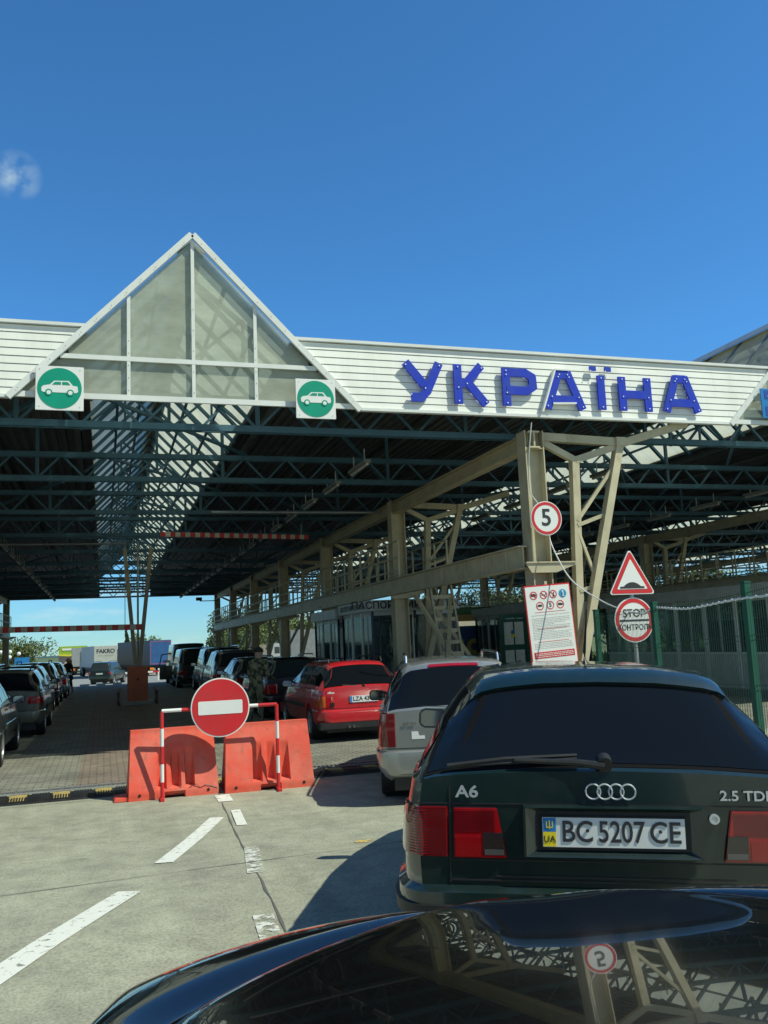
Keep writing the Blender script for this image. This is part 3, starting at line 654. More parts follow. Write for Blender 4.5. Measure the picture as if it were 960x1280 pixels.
# frame
t = thing('no_entry_stand', 'red and white striped tube frame carrying the round no-entry sign before the barriers', 'sign stand', (1.35, 11.12, 0), -.035)
for nm, p0, p1 in (('frame_post', (-.69, 0, .0), (-.69, 0, 1.03)), ('frame_post', (.69, 0, 0), (.69, 0, 1.03)), ('frame_crossbar', (-.69, 0, 1.03), (.69, 0, 1.03))):
    b = MB(); p0 = Vector(p0); p1 = Vector(p1); n = 5 if nm == 'frame_post' else 6
    for i in range(n):
        b.mi(i % 2 if nm == 'frame_post' else (i+1) % 2); b.tube([p0+(p1-p0)*i/n, p0+(p1-p0)*(i+1)/n], .022, 10)
    b.build(nm, [SRED, SWHITE], t, smooth=True)
for s in (-1, 1): b = MB(); b.bar((s*.69, -.14, .015), (s*.69, .14, .015), .045, .03); b.build('base_foot', SRED, t)
f = MB(); f.disc(0, -.045, -.030, 1.035, .352, 72); d = f.build('no_entry_disc', SWHITE, t)
b = MB(); b.disc(0, -.049, -.0452, 1.035, .337, 72); b.build('red_face', SRED, d)
b = MB(); b.xz([(-.265+.012, .955), (.265-.012, .955), (.265, .967), (.265, 1.103), (.253, 1.115), (-.253, 1.115), (-.265, 1.103), (-.265, .967)], -.053, -.0495); b.build('white_bar', SWHITE, d)
# ------------------------------------------------------------------ road signs on the right
def roundsign(x, y, z, r, label, name='speed_limit_sign'):
    t = thing(name, label, 'sign', (x, y, z)); b = MB(); b.disc(0, 0, .02, 0, r, 64); b.build('sign_plate', SWHITE, t)
    b = MB(); b.ring(0, -.004, -.0005, 0, r*.78, r*.95, 64); b.build('red_ring', SRED, t)
    b = MB(); b.bar((0, .03, -r*.8), (0, .03, r*.8), .05, .02); b.build('back_bracket', GALV, t); return t
t = roundsign(7.58, 14.16, 3.80, .31, 'round speed limit 5 sign fixed high on the beige column')
text('numeral', '5', .43, (0, -.004, .0), SBLACK, t, bold=.006)
t = roundsign(7.83, 12.02, 1.90, .345, 'round stop control sign behind the green mesh fence, under the triangular sign', 'stop_control_sign')
text('lettering', 'STOP', .175, (.0, -.003, .10), SBLACK, t, bold=.001, sx=.95); text('lettering', 'КОНТРОЛЬ', .118, (0, -.003, -.118), SBLACK, t, bold=.001, sx=.92)
b = MB(); b.box(-.26, .26, -.004, -.0005, -.022, .006); b.build('black_bar', SBLACK, t)
b = MB(); b.tube([(.02, .05, -1.91), (.02, .05, .9)], .03, 10); b.build('sign_post', GALV, t)
t = thing('hump_warning_sign', 'triangular red-edged warning sign with a black road hump above the stop sign', 'sign', (7.81, 11.98, 2.53))
def tri(r, o=0): return [(r*math.cos(a)*1.0, r*math.sin(a)+o) for a in (math.pi/2, math.pi/2+2*math.pi/3, math.pi/2+4*math.pi/3)]
def rtri(r, rr):
    P = []
    for a in (math.pi/2, math.pi/2+2*math.pi/3, math.pi/2+4*math.pi/3):
        c = ((r-2*rr)*math.cos(a), (r-2*rr)*math.sin(a))
        for k in range(-4, 5): q = a+k*rad(15); P.append((c[0]+rr*math.cos(q), c[1]+rr*math.sin(q)))
    return P
b = MB(); b.xz(rtri(.475, .035), 0, .018); b.build('sign_plate', SWHITE, t)
b = MB(); b.xz(rtri(.445, .03), -.004, -.0005); f = b.build('red_face', SRED, t)
b = MB(); b.xz(rtri(.315, .012), -.008, -.0045); b.build('white_field', SWHITE, f)
b = MB(); b.xz([(-.215, -.145), (.215, -.145), (.215, -.115), (.155, -.115), (.10, -.075), (.05, -.055), (0, -.048), (-.05, -.055), (-.10, -.075), (-.155, -.115), (-.215, -.115)], -.012, -.0085); b.build('hump_pictogram', SBLACK, t)
# notice board
t = thing('notice_board', 'white rules board with red border, prohibition circles and dense small text', 'notice board', (7.51, 14.12, 1.90), 0); t.scale = (.857,)*3
t.rotation_euler = (0, rad(-3.2), 0)
b = MB(); b.box(-.53, .53, 0, .03, -.83, .83); b.build('board_frame', SRED, t, bev=.004)
b = MB(); b.box(-.505, .505, -.004, -.0005, -.80, .80); pn = b.build('board_panel', SWHITE, t)
b = MB(); b.box(-.46, .46, -.008, -.0045, -.66, -.53); b.build('red_band', SRED, t)
for (xx, zz, bl) in ((-.33, .62, 0), (-.10, .62, 0), (.12, .62, 0), (.34, .62, 1), (-.21, .40, 0), (.03, .40, 0), (.26, .40, 0)):
    b = MB()
    if bl: b.disc(xx, -.008, -.0045, zz, .088, 28); b.build('pictogram_circle', mat('sign_lightblue', (.03, .30, .58), .4), t); b = MB(); b.tube([(xx, -.012, zz-.05), (xx, -.012, zz+.02)], .016, 8); b.disc(xx, -.018, -.009, zz+.045, .02, 12); b.bar((xx-.03, -.012, zz-.055), (xx+.03, -.012, zz-.055), .012); b.build('pictogram', SWHITE, t)
    else: b.ring(xx, -.008, -.0045, zz, .068, .086, 28); b.build('pictogram_circle', SRED, t)
b = MB(); b.xz([(-.385, .60), (-.275, .60), (-.275, .645), (-.30, .645), (-.31, .66), (-.35, .66), (-.36, .645), (-.385, .645)], -.0075, -.005)
b.box(-.15, -.05, -.0075, -.005, .61, .625); b.box(-.052, -.04, -.0075, -.005, .628, .66)
b.xz([(.105, .565), (.135, .565), (.14, .62), (.15, .66), (.13, .665), (.115, .63)], -.0075, -.005)
b.xz([(-.265, .385), (-.16, .385), (-.16, .41), (-.18, .43), (-.24, .43), (-.265, .41)], -.0075, -.005); addtext(b, '5', .12, .03, -.006, .40, .003)
b.xz([(.21, .38), (.315, .38), (.315, .42), (.28, .42), (.28, .43), (.21, .43)], -.0075, -.005); b.build('pictogram', SBLACK, t)
b = MB()
for xx, zz in ((-.33, .62), (-.10, .62), (.12, .62)): b.bar((xx-.055, -.010, zz+.055), (xx+.055, -.010, zz-.055), .014, .003, (0, 1, 0))
b.build('prohibition_slash', SRED, t)
b = MB(); rr = random.Random(5)
for z in [.21-.032*i for i in range(22)]:
    if rr.random() < .12: continue
    x = -.43; xe = .43 if rr.random() < .75 else rr.uniform(-.1, .35)
    while x < xe: l = rr.uniform(.02, .07); b.box(x, min(x+l, .44), -.0065, -.005, z-.006, z+.006); x += l+.013
b.build('fine_print', mat('print_grey', (.42, .45, .45), .5), t)
b = MB()
for z in (.27, -.07, -.33): b.box(-.34, .36, -.0065, -.005, z-.006, z+.006)
b.build('red_heading', mat('print_red', (.6, .16, .16), .5), t)
b = MB()
for z in (-.565, -.595, -.63):
    x = -.42
    while x < .42: l = rr.uniform(.02, .06); b.box(x, min(x+l, .43), -.0105, -.0085, z-.007, z+.007); x += l+.012
b.build('band_lettering', SWHITE, t)
b = MB(); b.bar((0, .05, -.9), (0, .05, .9), .06, .04, (0, 1, 0)); b.bar((-.35, .045, -1.05), (.35, .045, -1.05), .05, .05); b.bar((-.3, .045, -1.9), (-.3, .045, -.8), .05); b.bar((.3, .045, -1.9), (.3, .045, -.8), .05); b.build('board_post', BEIGE, t)
# cable hanging from fascia past the column to the fence, white twisted
b = MB(); P = [(7.2, 13.75, 5.45), (7.2, 13.95, 4.8), (7.32, 14.2, 4.3), (7.48, 14.24, 4.05), (7.62, 14.24, 3.6), (7.66, 14.1, 3.2), (7.8, 13.8, 2.65), (8.0, 13.2, 2.25), (7.85, 12.3, 2.06), (7.4, 11.2, 1.98), (7.1, 10.6, 1.97), (6.93, 10.1, 2.02), (6.55, 8.9, 1.97), (6.2, 7.5, 2.02), (5.7, 5.6, 2.0)]
P2 = [Vector(p) for p in P]; Q = []
for i in range(len(P2)-1):
    for k in range(10):
        u = k/10; p0 = P2[max(i-1, 0)]; p1 = P2[i]; p2 = P2[i+1]; p3 = P2[min(i+2, len(P2)-1)]
        Q.append(.5*((2*p1)+(-p0+p2)*u+(2*p0-5*p1+4*p2-p3)*u*u+(-p0+3*p1-3*p2+p3)*u**3))
b.tube(Q, .011, 6)
w2 = [q+Vector((0, 0, .0)) for q in Q]
for i in range(80, len(Q)-1):
    for k in range(5):
        a = Q[i]+(Q[i+1]-Q[i])*k/5; q = (i*5+k)*1.2; b.bar(a+Vector((.01*math.cos(q), 0, .012*math.sin(q))), a+(Q[i+1]-Q[i])/5+Vector((.01*math.cos(q+1.2), 0, .012*math.sin(q+1.2))), .009)
tag(b.build('hanging_cable', SWHITE), 'white cable drooping down the column and running twisted along the fence top', 'cable')
# ------------------------------------------------------------------ green mesh fence
FP = [(5.0, 3.6), (5.60, 5.5), (6.25, 7.55), (6.92, 10.15), (7.6, 12.75)]
t = thing('mesh_fence', 'green welded wire mesh fence with square posts on the right side', 'fence', (0, 0, 0))
for (x, y) in FP:
    b = MB(); b.box(x-.035, x+.035, y-.035, y+.035, 0, 2.08+g(y)); b.box(x-.04, x+.04, y-.04, y+.04, 2.081+g(y), 2.10+g(y)); b.build('fence_post', GREENF, t)
for (xa, ya), (xb, yb) in zip(FP, FP[1:]):
    b = MB(); L = math.hypot(xb-xa, yb-ya); n = int(L/.055); dx, dy = (xb-xa)/L, (yb-ya)/L
    for i in range(1, n): x = xa+dx*i*L/n; y = ya+dy*i*L/n; b.bar((x, y, .08+g(y)), (x, y, 2.03+g(y)), .004, .004)
    for z in (.12, .5, .55, 1.0, 1.05, 1.5, 1.55, 1.98): b.bar((xa+dx*.03, ya+dy*.03, z+g(ya)), (xb-dx*.03, yb-dy*.03, z+g(yb)), .006, .006)
    b.build('mesh_panel', GREENW, t)
# ------------------------------------------------------------------ booths
def booth(label, x0, x1, y0, y1, H, wins, sign=None, cat='booth', name='control_booth', group=None):
    t = thing(name, label, cat, (x0, y0, 0), 0, group); w = x1-x0; L = y1-y0
    b = MB(); T = .06
    # floor plinth, corner posts, rails
    b.box(0, w, 0, L, .0, .18); b.build('plinth', mat('plinth', (.2, .21, .21), .7), t)
    b = MB()
    for xx in (0, w-T):
        for yy in (0, L-T): b.box(xx, xx+T, yy, yy+T, .18, H-.3)
    b.build('corner_post', NAVY, t)
    zs, zt = 1.05, H-.45
    pan = MB(); fr = MB(); gl = MB()
    n = wins; m = L/n
    for i in range(n):
        a, c = i*m+.07, (i+1)*m-.07; door = (i % 3 == 1)
        for xx, s in ((0, -1), (w, 1)):
            xi = xx+.02*(-s) ; xo = xx+.05*(-s); lo, hi = min(xi, xo), max(xi, xo)
            pan.box(lo, hi, a, c, .18, zs-.02); pan.box(lo, hi, a, c, zt+.03, H-.3)
            pan.box(lo, hi, (a+c)/2-.03, (a+c)/2+.03, zs-.019, zt+.029) if not door else None
            for y2 in (i*m+.02, (i+1)*m-.06): fr.box(min(xx, xx-.06*s), max(xx, xx-.06*s), y2, y2+.04, .18, H-.3)
            fr.box(min(xx+.004*s, xx-.05*s), max(xx+.004*s, xx-.05*s), a, c, zs-.02, zs+.03)
            g0, g1 = min(xx-.028*s, xx-.034*s), max(xx-.028*s, xx-.034*s); gl.box(g0, g1, a, c, zs+.031, zt+.029)
    k = max(1, round(w/1.1)); m = w/k
    for i in range(k):
        a, c = i*m+.065, (i+1)*m-.065
        for yy, s in ((0, -1), (L, 1)):
            lo, hi = min(yy-.02*s, yy-.05*s), max(yy-.02*s, yy-.05*s); pan.box(a, c, lo, hi, .18, .5); pan.box(a, c, lo, hi, zt+.03, H-.3)
            gl.box(a, c, min(yy-.028*s, yy-.034*s), max(yy-.028*s, yy-.034*s), .501, zt+.029); fr.box((i+1)*m-.064, (i+1)*m-.03, min(yy, yy-.05*s), max(yy, yy-.05*s), .18, H-.3) if i < k-1 else None
    pan.build('wall_panels', GREYB, t); fr.build('window_frames', TRIM, t); gl.build('glazing', WINS, t)
    b = MB(); b.box(-.1, w+.1, -.1, L+.1, H-.3, H); b.build('roof_fascia', mat('booth_fascia', (.50, .53, .54), .45), t, bev=.01)
    b = MB(); b.box(.5, w-.5, .4, 1.2, .75, .80); b.box(.55, .9, .5, .9, .8, 1.15); b.box(w-.5, w-.1, L*.4, L*.7, .19, 1.9); b.build('desk', mat('interior', (.25, .23, .2), .6), t)
    if sign:
        text('sign_lettering', sign, .27, (w/2, -.104, H-.15), SBLACK, t, bold=.006, sx=1.05)
        text('sign_lettering', sign, .20, (-.104, 1.7, H-.15), SBLACK, t, bold=.004, rot=(math.pi/2, 0, -math.pi/2))
    return t
booth('grey glazed passport booth with black lettering on its pale fascia, behind the red estate', 7.02, 9.5, 23.5, 26.7, 2.86, 3, 'ПАСПОРТНИЙ КОНТРОЛЬ', group='booths beside the lanes')
booth('smaller grey booth directly behind the lettered passport booth', 6.95, 9.2, 27.0, 30.2, 2.78, 3, group='booths beside the lanes')
booth('long grey booth behind the green mesh fence at the right edge', 15.2, 17.6, 16.4, 25.0, 2.75, 7, group='booths beside the lanes')
booth('grey booth far back on the right behind the hump sign', 14.6, 17.0, 29, 34, 2.85, 4, group='booths beside the lanes')
# bench-height kerb island under columns
ISL = mat('kerb_stone', (.33, .33, .30), .85, bump=.3)
for x0, x1, nm in ((7.0, 9.8, 'middle'), (20.1, 22.9, 'right'), (-8.6, -5.6, 'left')):
    b = MB(); ys = [15.2]+[p[0] for p in GP if 15.2 < p[0] < 64]+[64]
    vs = []
    for y in ys: vs += [(x0, y, g(y)-.05), (x0, y, g(y)+.14), (x1, y, g(y)+.14), (x1, y, g(y)-.05)]
    fs = [(4*i+k, 4*i+k+1, 4*i+k+5, 4*i+k+4) for i in range(len(ys)-1) for k in range(3)]+[(0, 1, 2, 3), tuple(len(vs)-4+k for k in range(4))]
    b.add(vs, fs); tag(b.build('kerb_island', ISL), kind='structure')
# green information stand with papers, blue-yellow banner
t = thing('information_stand', 'green display stand with white sheets and small coloured emblems left of the notice board', 'display stand', (13.2, 28.5, 0))
b = MB()
for x in (0, .95, 1.9): b.box(x-.04, x+.04, -.04, .04, 0, 2.35)
b.box(-.04, 1.94, -.05, .05, 2.351, 2.47); b.box(.041, .909, -.02, .02, .3, 2.3); b.box(.991, 1.859, -.02, .02, .3, 2.3); b.build('stand_frame', GREENF, t)
b = MB()
for x in (.10, .50, 1.05, 1.46):
    for z in (.45, 1.42): b.box(x, x+.34, -.03, -.022, z, z+.78)
b.build('paper_sheet', mat('paper', (.68, .69, .66), .6), t)
for nm, m_, pts in (('blue_emblem', SBLUE, ((.42, 1.85), (1.42, .8))), ('yellow_emblem', PYEL, ((.42, 1.74),)), ('red_emblem', SRED, ((1.32, 1.78), (.62, .8), (1.66, .78)))):
    b = MB()
    for x, z in pts: b.disc(x, -.038, -.031, z, .075, 14)
    b.build(nm, m_, t)
t = thing('wall_banner', 'blue banner with yellow lettering-like figures hung behind the braces', 'banner', (12.0, 34, 0))
b = MB(); b.box(0, 3.6, 0, .05, .25, 2.2); b.build('banner_sheet', mat('banner_blue', (.02, .07, .22), .6), t)
b = MB()
for x in (1.5, 2.5): b.ring(x, -.01, -.001, 1.35, .16, .33, 20); b.box(x+.42, x+.55, -.01, -.001, 1.0, 1.65)
b.build('banner_figures', mat('banner_yellow', (.5, .42, .08), .6), t)
b = MB()
for x in (.05, 3.5): b.box(x, x+.06, .051, .11, 0, 2.25)
b.build('banner_post', BEIGE, t)
t = thing('market_awning', 'long dark green awning with an ochre band right behind the information stand', 'awning', (13, 37, 0))
b = MB(); b.prism([(0, 2.75), (1.6, 3.05), (1.6, 3.12), (0, 2.82)], lambda a, c: (0, a, c), lambda a, c: (6, a, c)); b.build('awning_sheet', mat('awning_green', (.02, .11, .05), .6), t)
b = MB(); b.box(0, 6, -.03, -.001, 2.45, 2.75); b.build('awning_band', mat('awning_ochre', (.38, .26, .09), .6), t)
b = MB()
for x in (.1, 3, 5.9): b.box(x-.04, x+.04, .05, .13, 0, 2.75)
b.build('awning_post', GREENF, t)
# ------------------------------------------------------------------ gate machinery in the middle
t = thing('barrier_machine', 'orange steel barrier cabinet with two raised arms forming a V in mid lane', 'barrier machine', (1.08, 31.4, 0))
b = MB(); b.box(-.33, .33, -.25, .25, .12, 1.25); b.build('cabinet', BOXOR, t, bev=.01)
b = MB(); b.box(-.5, .5, -.4, .4, .0, .12); b.build('base_slab', ISL, t)
b = MB(); b.disc(.0, -.256, -.25, .82, .04, 12); b.build('lock', DARK, t)
for s in (-1, 1):
    b = MB(); a = Vector((s*.06, 0, 1.25)); c = Vector((s*.44+.02, 0, 5.25))
    for i in range(14):  b.bar(a+(c-a)*i/14, a+(c-a)*(i+1)/14, .13, .10, (0, 1, 0))
    b.build('raised_arm', [mat('aged_arm', (.33, .27, .20), .6), SRED], t)
for s in (-1, 1):
    b = MB(); b.tube([(s*.62, -.35, 0), (s*.62, -.35, .42), (s*.56, -.05, .52), (s*.62, .3, .42), (s*.62, .3, 0)], .045, 8); b.tube([(s*.62, -.35, .2), (s*.62, .3, .2)], .04, 8); b.build('guard_hoop', mat('guard_paint', (.35, .2, .16), .6, var=.5, vs=8), t, smooth=True)
b = MB(); b.tube([(.02, .1, 1.25), (.02, .1, 5.5)], .035, 8); b.build('centre_rod', GALV, t)
def striped(name, label, p0, p1, w, n, wires):
    t = thing(name, label, 'height bar', p0, 0, 'red and white striped bars over the lanes'); d = Vector(p1)-Vector(p0); b = MB()
    for i in range(n): b.mi(i % 2); b.bar(d*i/n, d*(i+1)/n, .07, w)
    b.build('striped_bar', [SRED, mat('aged_white', (.55, .53, .46), .6)], t)
    for q in wires: b = MB(); p = d*q[0]; b.tube([p+Vector((0, 0, w/2)), p+Vector((0, 0, q[1]-p0[2]-p.z))], .012, 6); b.build('hanging_wire', GALV, t)
striped('height_bar', 'upper striped height bar hanging under the roof on the right', (1.61, 27.2, 5.20), (6.15, 27.2, 5.08), .135, 31, ((.05, 5.5), (.95, 5.5)))
striped('height_bar', 'lower striped bar reaching from the orange machine out of the left photo edge', (-6.6, 32.0, 2.68), (1.22, 31.2, 2.56), .19, 41, ((.93, 5.5),))
# rod and pipe under roof
b = MB(); b.tube([(-8, 30, 5.25), (.7, 30, 5.25)], .03, 8); tag(b.build('cable_pipe', GALV), 'thin pale pipe slung under the dark roof on the left of the centre', 'pipe')
b = MB(); b.tube([(2.7, 23.4, 5.3), (7.4, 23.4, 5.3)], .03, 8); tag(b.build('cable_pipe', GALV), 'thin pale pipe slung under the dark roof above the upper striped bar', 'pipe')
# camera on bracket at far column
t = thing('surveillance_camera', 'small black camera on a bracket at the far end of the column row', 'camera', (7.2, 62.4, 5.0))
b = MB(); b.tube([(.3, 0, 0), (-.9, 0, 0)], .03, 8); b.build('bracket_arm', DARK, t)
b = MB(); b.box(-1.15, -.75, -.12, .12, .03, .25); b.build('camera_body', DARK, t, bev=.02)
# ------------------------------------------------------------------ cars
def lerpk(keys, y):
    if y <= keys[0][0]: return keys[0][1]
    for (a, p), (b_, q) in zip(keys, keys[1:]):
        if y <= b_: return p+(q-p)*(y-a)/(b_-a) if b_ > a else q
    return keys[-1][1]
def smoothk(keys, y, r=.05, L=9): return sum(lerpk(keys, min(max(y+d*r, 0), L)) for d in (-1, -.5, 0, .5, 1))/5
class Shape:
    def __init__(s, L, W, H, kind='estate', belt=.93, roofw=.60, rake=.45, hood=None, wsh=None, clear=.24, tuck=1.):
        s.L, s.W, s.H, s.kind, s.belt, s.rake = L, W, H, kind, belt, rake; h = W/2
        wb, wt_ = (.745*L, .585*L) if wsh is None else wsh
        s.wb, s.wt = wb, wt_; hd = hood or belt-.02
        s.top = [(0, belt+.005), (.03, belt+.03), (rake, H-.055), (rake+.22, H-.012), (rake+.8, H), (wt_-.25, H-.005), (wt_, H-.045), (wb, hd+.05), (wb+.06, hd+.02), (L-.45, hd-.09), (L-.12, hd-.19), (L, hd-.30)]
        s.zk = [(0, belt-.02), (.15, belt-.012), (wb-.3, belt-.03), (wb+.1, hd-.05), (L-.45, hd-.15), (L-.12, hd-.23), (L, hd-.33)]
        s.wk = [(0, h*.865), (.05, h*.905), (.16, h*.935), (.6, h*.955), (wb, h*.94), (L-.5, h*.86), (L-.15, h*.74), (L, h*.60)]
        s.wr = [(0, h*.83), (.03, h*.80), (rake, h*roofw*.93), (rake+.3, h*roofw), (wt_-.2, h*roofw), (wt_, h*roofw*.98), (wb, h*.84), (wb+.1, h*.85), (L-.5, h*.76), (L-.12, h*.60), (L, h*.45)]
        s.wm = [(0, h*.875), (.03, h*.92), (.08, h*.955), (.2, h*.98), (.7, h), (L-.7, h), (L-.3, h*.95), (L-.1, h*.84), (L, h*.70)]
        s.zb = [(0, clear+.08), (.25, clear), (L-.3, clear-.02), (L, clear+.02)]
    def sec(s, y):
        L = s.L; T = smoothk(s.top, y, .04, L); zk = smoothk(s.zk, y, .05, L); wk = smoothk(s.wk, y, .03, L); wr = smoothk(s.wr, y, .05, L); wm = smoothk(s.wm, y, .015, L); zb = lerpk(s.zb, y)
        T = max(T, zk+.022); zm = zb+(zk-zb)*.55; dz = T-zk
        return [(0, zb), (wm*.86, zb), (wm*.94, zb+.05), (wm*.985, zb+(zm-zb)*.5), (wm, zm), (wm*.3+(wk+.02)*.7, zm+(zk-zm)*.6), (wk, zk), (wk-min(.022, dz*.3), zk+min(.014, dz*.3)),
                (wk+(wr-wk)*.52+.012, zk+dz*.5), (wr, T-min(.055, dz*.25)), (wr-.055, T-min(.014, dz*.1)), (wr*.5, T+.012), (0, T+.018)]
    def P(s, y, v, sd=1):
        S_ = s.sec(y); v = max(0, min(v, 12)); i = min(int(v), 11); f = v-i
        return Vector((sd*(S_[i][0]+(S_[i+1][0]-S_[i][0])*f), y, S_[i][1]+(S_[i+1][1]-S_[i][1])*f))
    def hw(s, y, z):
        S_ = s.sec(max(0, min(y, s.L)))
        for i in range(2, 6):
            if S_[i+1][1] >= z: f = (z-S_[i][1])/max(1e-5, S_[i+1][1]-S_[i][1]); f = max(0, f); return S_[i][0]+(S_[i+1][0]-S_[i][0])*f
        return S_[6][0]
def carbody(sh, wheels, wr_, mats, parent):
    ys = sorted({*[sh.L*i/64 for i in range(65)], .03, .06, .10, .15, sh.L-.05, sh.L-.1}); b = MB(); n = 25
    vs = []
    for y in ys:
        q = sh.sec(y); vs += [(x, y, z) for x, z in q]+[(-x, y, z) for x, z in q[-2:0:-1]]
    m = 24; fs = []
    for j in range(len(ys)-1):
        for k in range(m): k2 = (k+1) % m; fs.append((j*m+k, j*m+k2, (j+1)*m+k2, (j+1)*m+k))
    fs.append(tuple(range(m))[::-1]); fs.append(tuple((len(ys)-1)*m+k for k in range(m)))
    b.add(vs, fs); o = b.build('body', mats, parent)
    cut = MB(); A = wr_*1.13
    for y in wheels:
        for s in (-1, 1):
            pr = [(0, 0), (0, A), (.5, A), (.5, 0)]; cut.lathe_x([(s*(sh.W/2-.30)+s*x, r) for x, r in pr], 0, y, wr_, 32)
    # close hubs
    me = bpy.data.meshes.new('c'); bm = bmesh.new(); tmp = bpy.data.meshes.new('c2'); tmp.from_pydata(cut.v, [], cut.f); bm.from_mesh(tmp)
    bmesh.ops.remove_doubles(bm, verts=bm.verts, dist=1e-5); bmesh.ops.recalc_face_normals(bm, faces=bm.faces); bm.to_mesh(me); bm.free(); bpy.data.meshes.remove(tmp)
    co = bpy.data.objects.new('c', me); COL.objects.link(co)
    par = o.parent; o.parent = None
    md = o.modifiers.new('b', 'BOOLEAN'); md.operation = 'DIFFERENCE'; md.object = co; md.solver = 'EXACT'
    dg = bpy.context.evaluated_depsgraph_get(); dg.update(); nm = bpy.data.meshes.new_from_object(o.evaluated_get(dg))
    o.modifiers.clear(); o.data = nm; bpy.data.objects.remove(co); o.parent = par
    for p in nm.polygons: p.use_smooth = True
    try: nm.set_sharp_from_angle(angle=rad(32))
    except Exception: pass
    # dark lining of the arches
    b = MB()
    for y in wheels:
        for s in (-1, 1): b.lathe_x([(s*(sh.W/2-.29), 0), (s*(sh.W/2-.29), A-.006), (s*(sh.W/2-.06), A-.006)], 0, y, wr_, 32)
    b.build('arch_lining', DARK, parent)
    return o
def patch(b, sh, y0, y1, v0, v1, sd=1, off=.006, ny=10, nv=6, full=False):
    """a panel lying on the body surface; full=True spans both sides over the top"""
    V = [(sd, v0+(v1-v0)*k/nv) for k in range(nv+1)] if not full else [(-1, v0+(12-v0)*k/nv) for k in range(nv+1)]+[(1, 12-(12-v0)*k/nv) for k in range(1, nv+1)]
    G = []
    for i in range(ny+1):
        y = y0+(y1-y0)*i/ny; row = [sh.P(y, v, s) for s, v in V]; G.append(row)
    R = []; nu = len(V)
    for i in range(ny+1):
        for j in range(nu):
            a = G[min(i+1, ny)][j]-G[max(i-1, 0)][j]; c = G[i][min(j+1, nu-1)]-G[i][max(j-1, 0)]; nn = a.cross(c)
            if nn.length < 1e-9: nn = Vector((0, 0, 1))
            nn.normalize(); ctr = Vector((0, G[i][j].y, .6))
            if nn.dot(G[i][j]-ctr) < 0: nn = -nn
            R.append((G[i][j]+nn*off, G[i][j]-nn*.004))
    vs = [r[0] for r in R]; fs = [(i*nu+j, i*nu+j+1, (i+1)*nu+j+1, (i+1)*nu+j) for i in range(ny) for j in range(nu-1)]
    o = len(vs); edge = [(0, j) for j in range(nu)]+[(i, nu-1) for i in range(1, ny+1)]+[(ny, j) for j in range(nu-2, -1, -1)]+[(i, 0) for i in range(ny-1, 0, -1)]
    idx = [i*nu+j for i, j in edge]; vs += [R[k][1] for k in idx]; m = len(idx)
    fs += [(idx[k], idx[(k+1) % m], o+(k+1) % m, o+k) for k in range(m)]
    b.add(vs, fs); return b
def wrap(b, sh, x_in, yw, z0, z1, sd=1, off=.012, front=False, lower=None, edge=.008):
    """lens or bumper skin that starts on the end face at x_in and wraps round the corner to yw along the side"""
    L = sh.L
    def plan(z):
        w0 = sh.hw(L if front else 0, z); pts = [(x_in+(w0-x_in)*k/6, 0) for k in range(6)]; n = 10
        for k in range(n+1): yy = yw*(k/n)**1.6; pts.append((sh.hw(L-yy if front else yy, z), yy))
        return pts
    rows = [(z0, -.012), (z0+edge, off), (z1-edge, off), (z1, -.012)]
    if z1-z0 > .1: rows = [(z0, -.012), (z0+edge, off*.85), (z0+(z1-z0)*.35, off), (z0+(z1-z0)*.7, off), (z1-edge, off*.85), (z1, -.012)]
    G = []
    for z, of in rows:
        p = plan(z); r = []
        for i, (x, y) in enumerate(p):
            q = p[min(i+1, len(p)-1)]; a = p[max(i-1, 0)]; dx, dy = q[0]-a[0], q[1]-a[1]; l = math.hypot(dx, dy) or 1
            nx_, ny_ = dy/l, -dx/l; oo = of if 0 < i < len(p)-1 else (-.012 if (i == len(p)-1 or x_in > .01) else of)
            X, Y = x+nx_*oo, y+ny_*oo; r.append((sd*X, (L-Y) if front else Y, z))
        G.append(r)
    nu = len(G[0]); vs = [v for r in G for v in r]; b.add(vs, [(i*nu+j, i*nu+j+1, (i+1)*nu+j+1, (i+1)*nu+j) for i in range(len(G)-1) for j in range(nu-1)]); return b
WH = {}
def wheel_meshes(r, w, spokes, rimm):
    k = (r, w, spokes, rimm.name)
    if k in WH: return WH[k]
    b = MB(); b.lathe_x([(-w/2, r*.62), (-w/2, r*.93), (-w/2+.025, r*.99), (-w*.15, r), (w*.15, r), (w/2-.025, r*.99), (w/2, r*.93), (w/2, r*.62), (-w/2, r*.62)], 0, 0, 0, 40)
    t = b.build('tyre', RUB, None, smooth=True, sharp=50)
    b = MB(); b.lathe_x([(-w/2+.01, 0), (-w/2+.01, r*.1), (-w/2+.03, r*.13), (-w/2+.035, r*.17)], 0, 0, 0, 24)
    b.lathe_x([(-w/2-.002, r*.66), (-w/2+.002, r*.60), (-w/2+.05, r*.56), (-w/2+.06, r*.5)], 0, 0, 0, 40)
    for i in range(spokes):
        q = 2*math.pi*i/spokes
        b.bar((-w/2+.02, r*.1*math.cos(q), r*.1*math.sin(q)), (-w/2+.025, r*.6*math.cos(q), r*.6*math.sin(q)), r*.13, .02, (1, 0, 0))
    rm = b.build('rim', rimm, None, smooth=True, sharp=40)
    b = MB(); b.lathe_x([(-w/2+.055, 0), (-w/2+.055, r*.6)], 0, 0, 0, 24); dk = b.build('brake_shadow', DARK, None)  # flat black disc stands in for the shade behind the spokes
    WH[k] = (t.data, rm.data, dk.data)
    for o in (t, rm, dk): bpy.data.objects.remove(o)
    return WH[k]
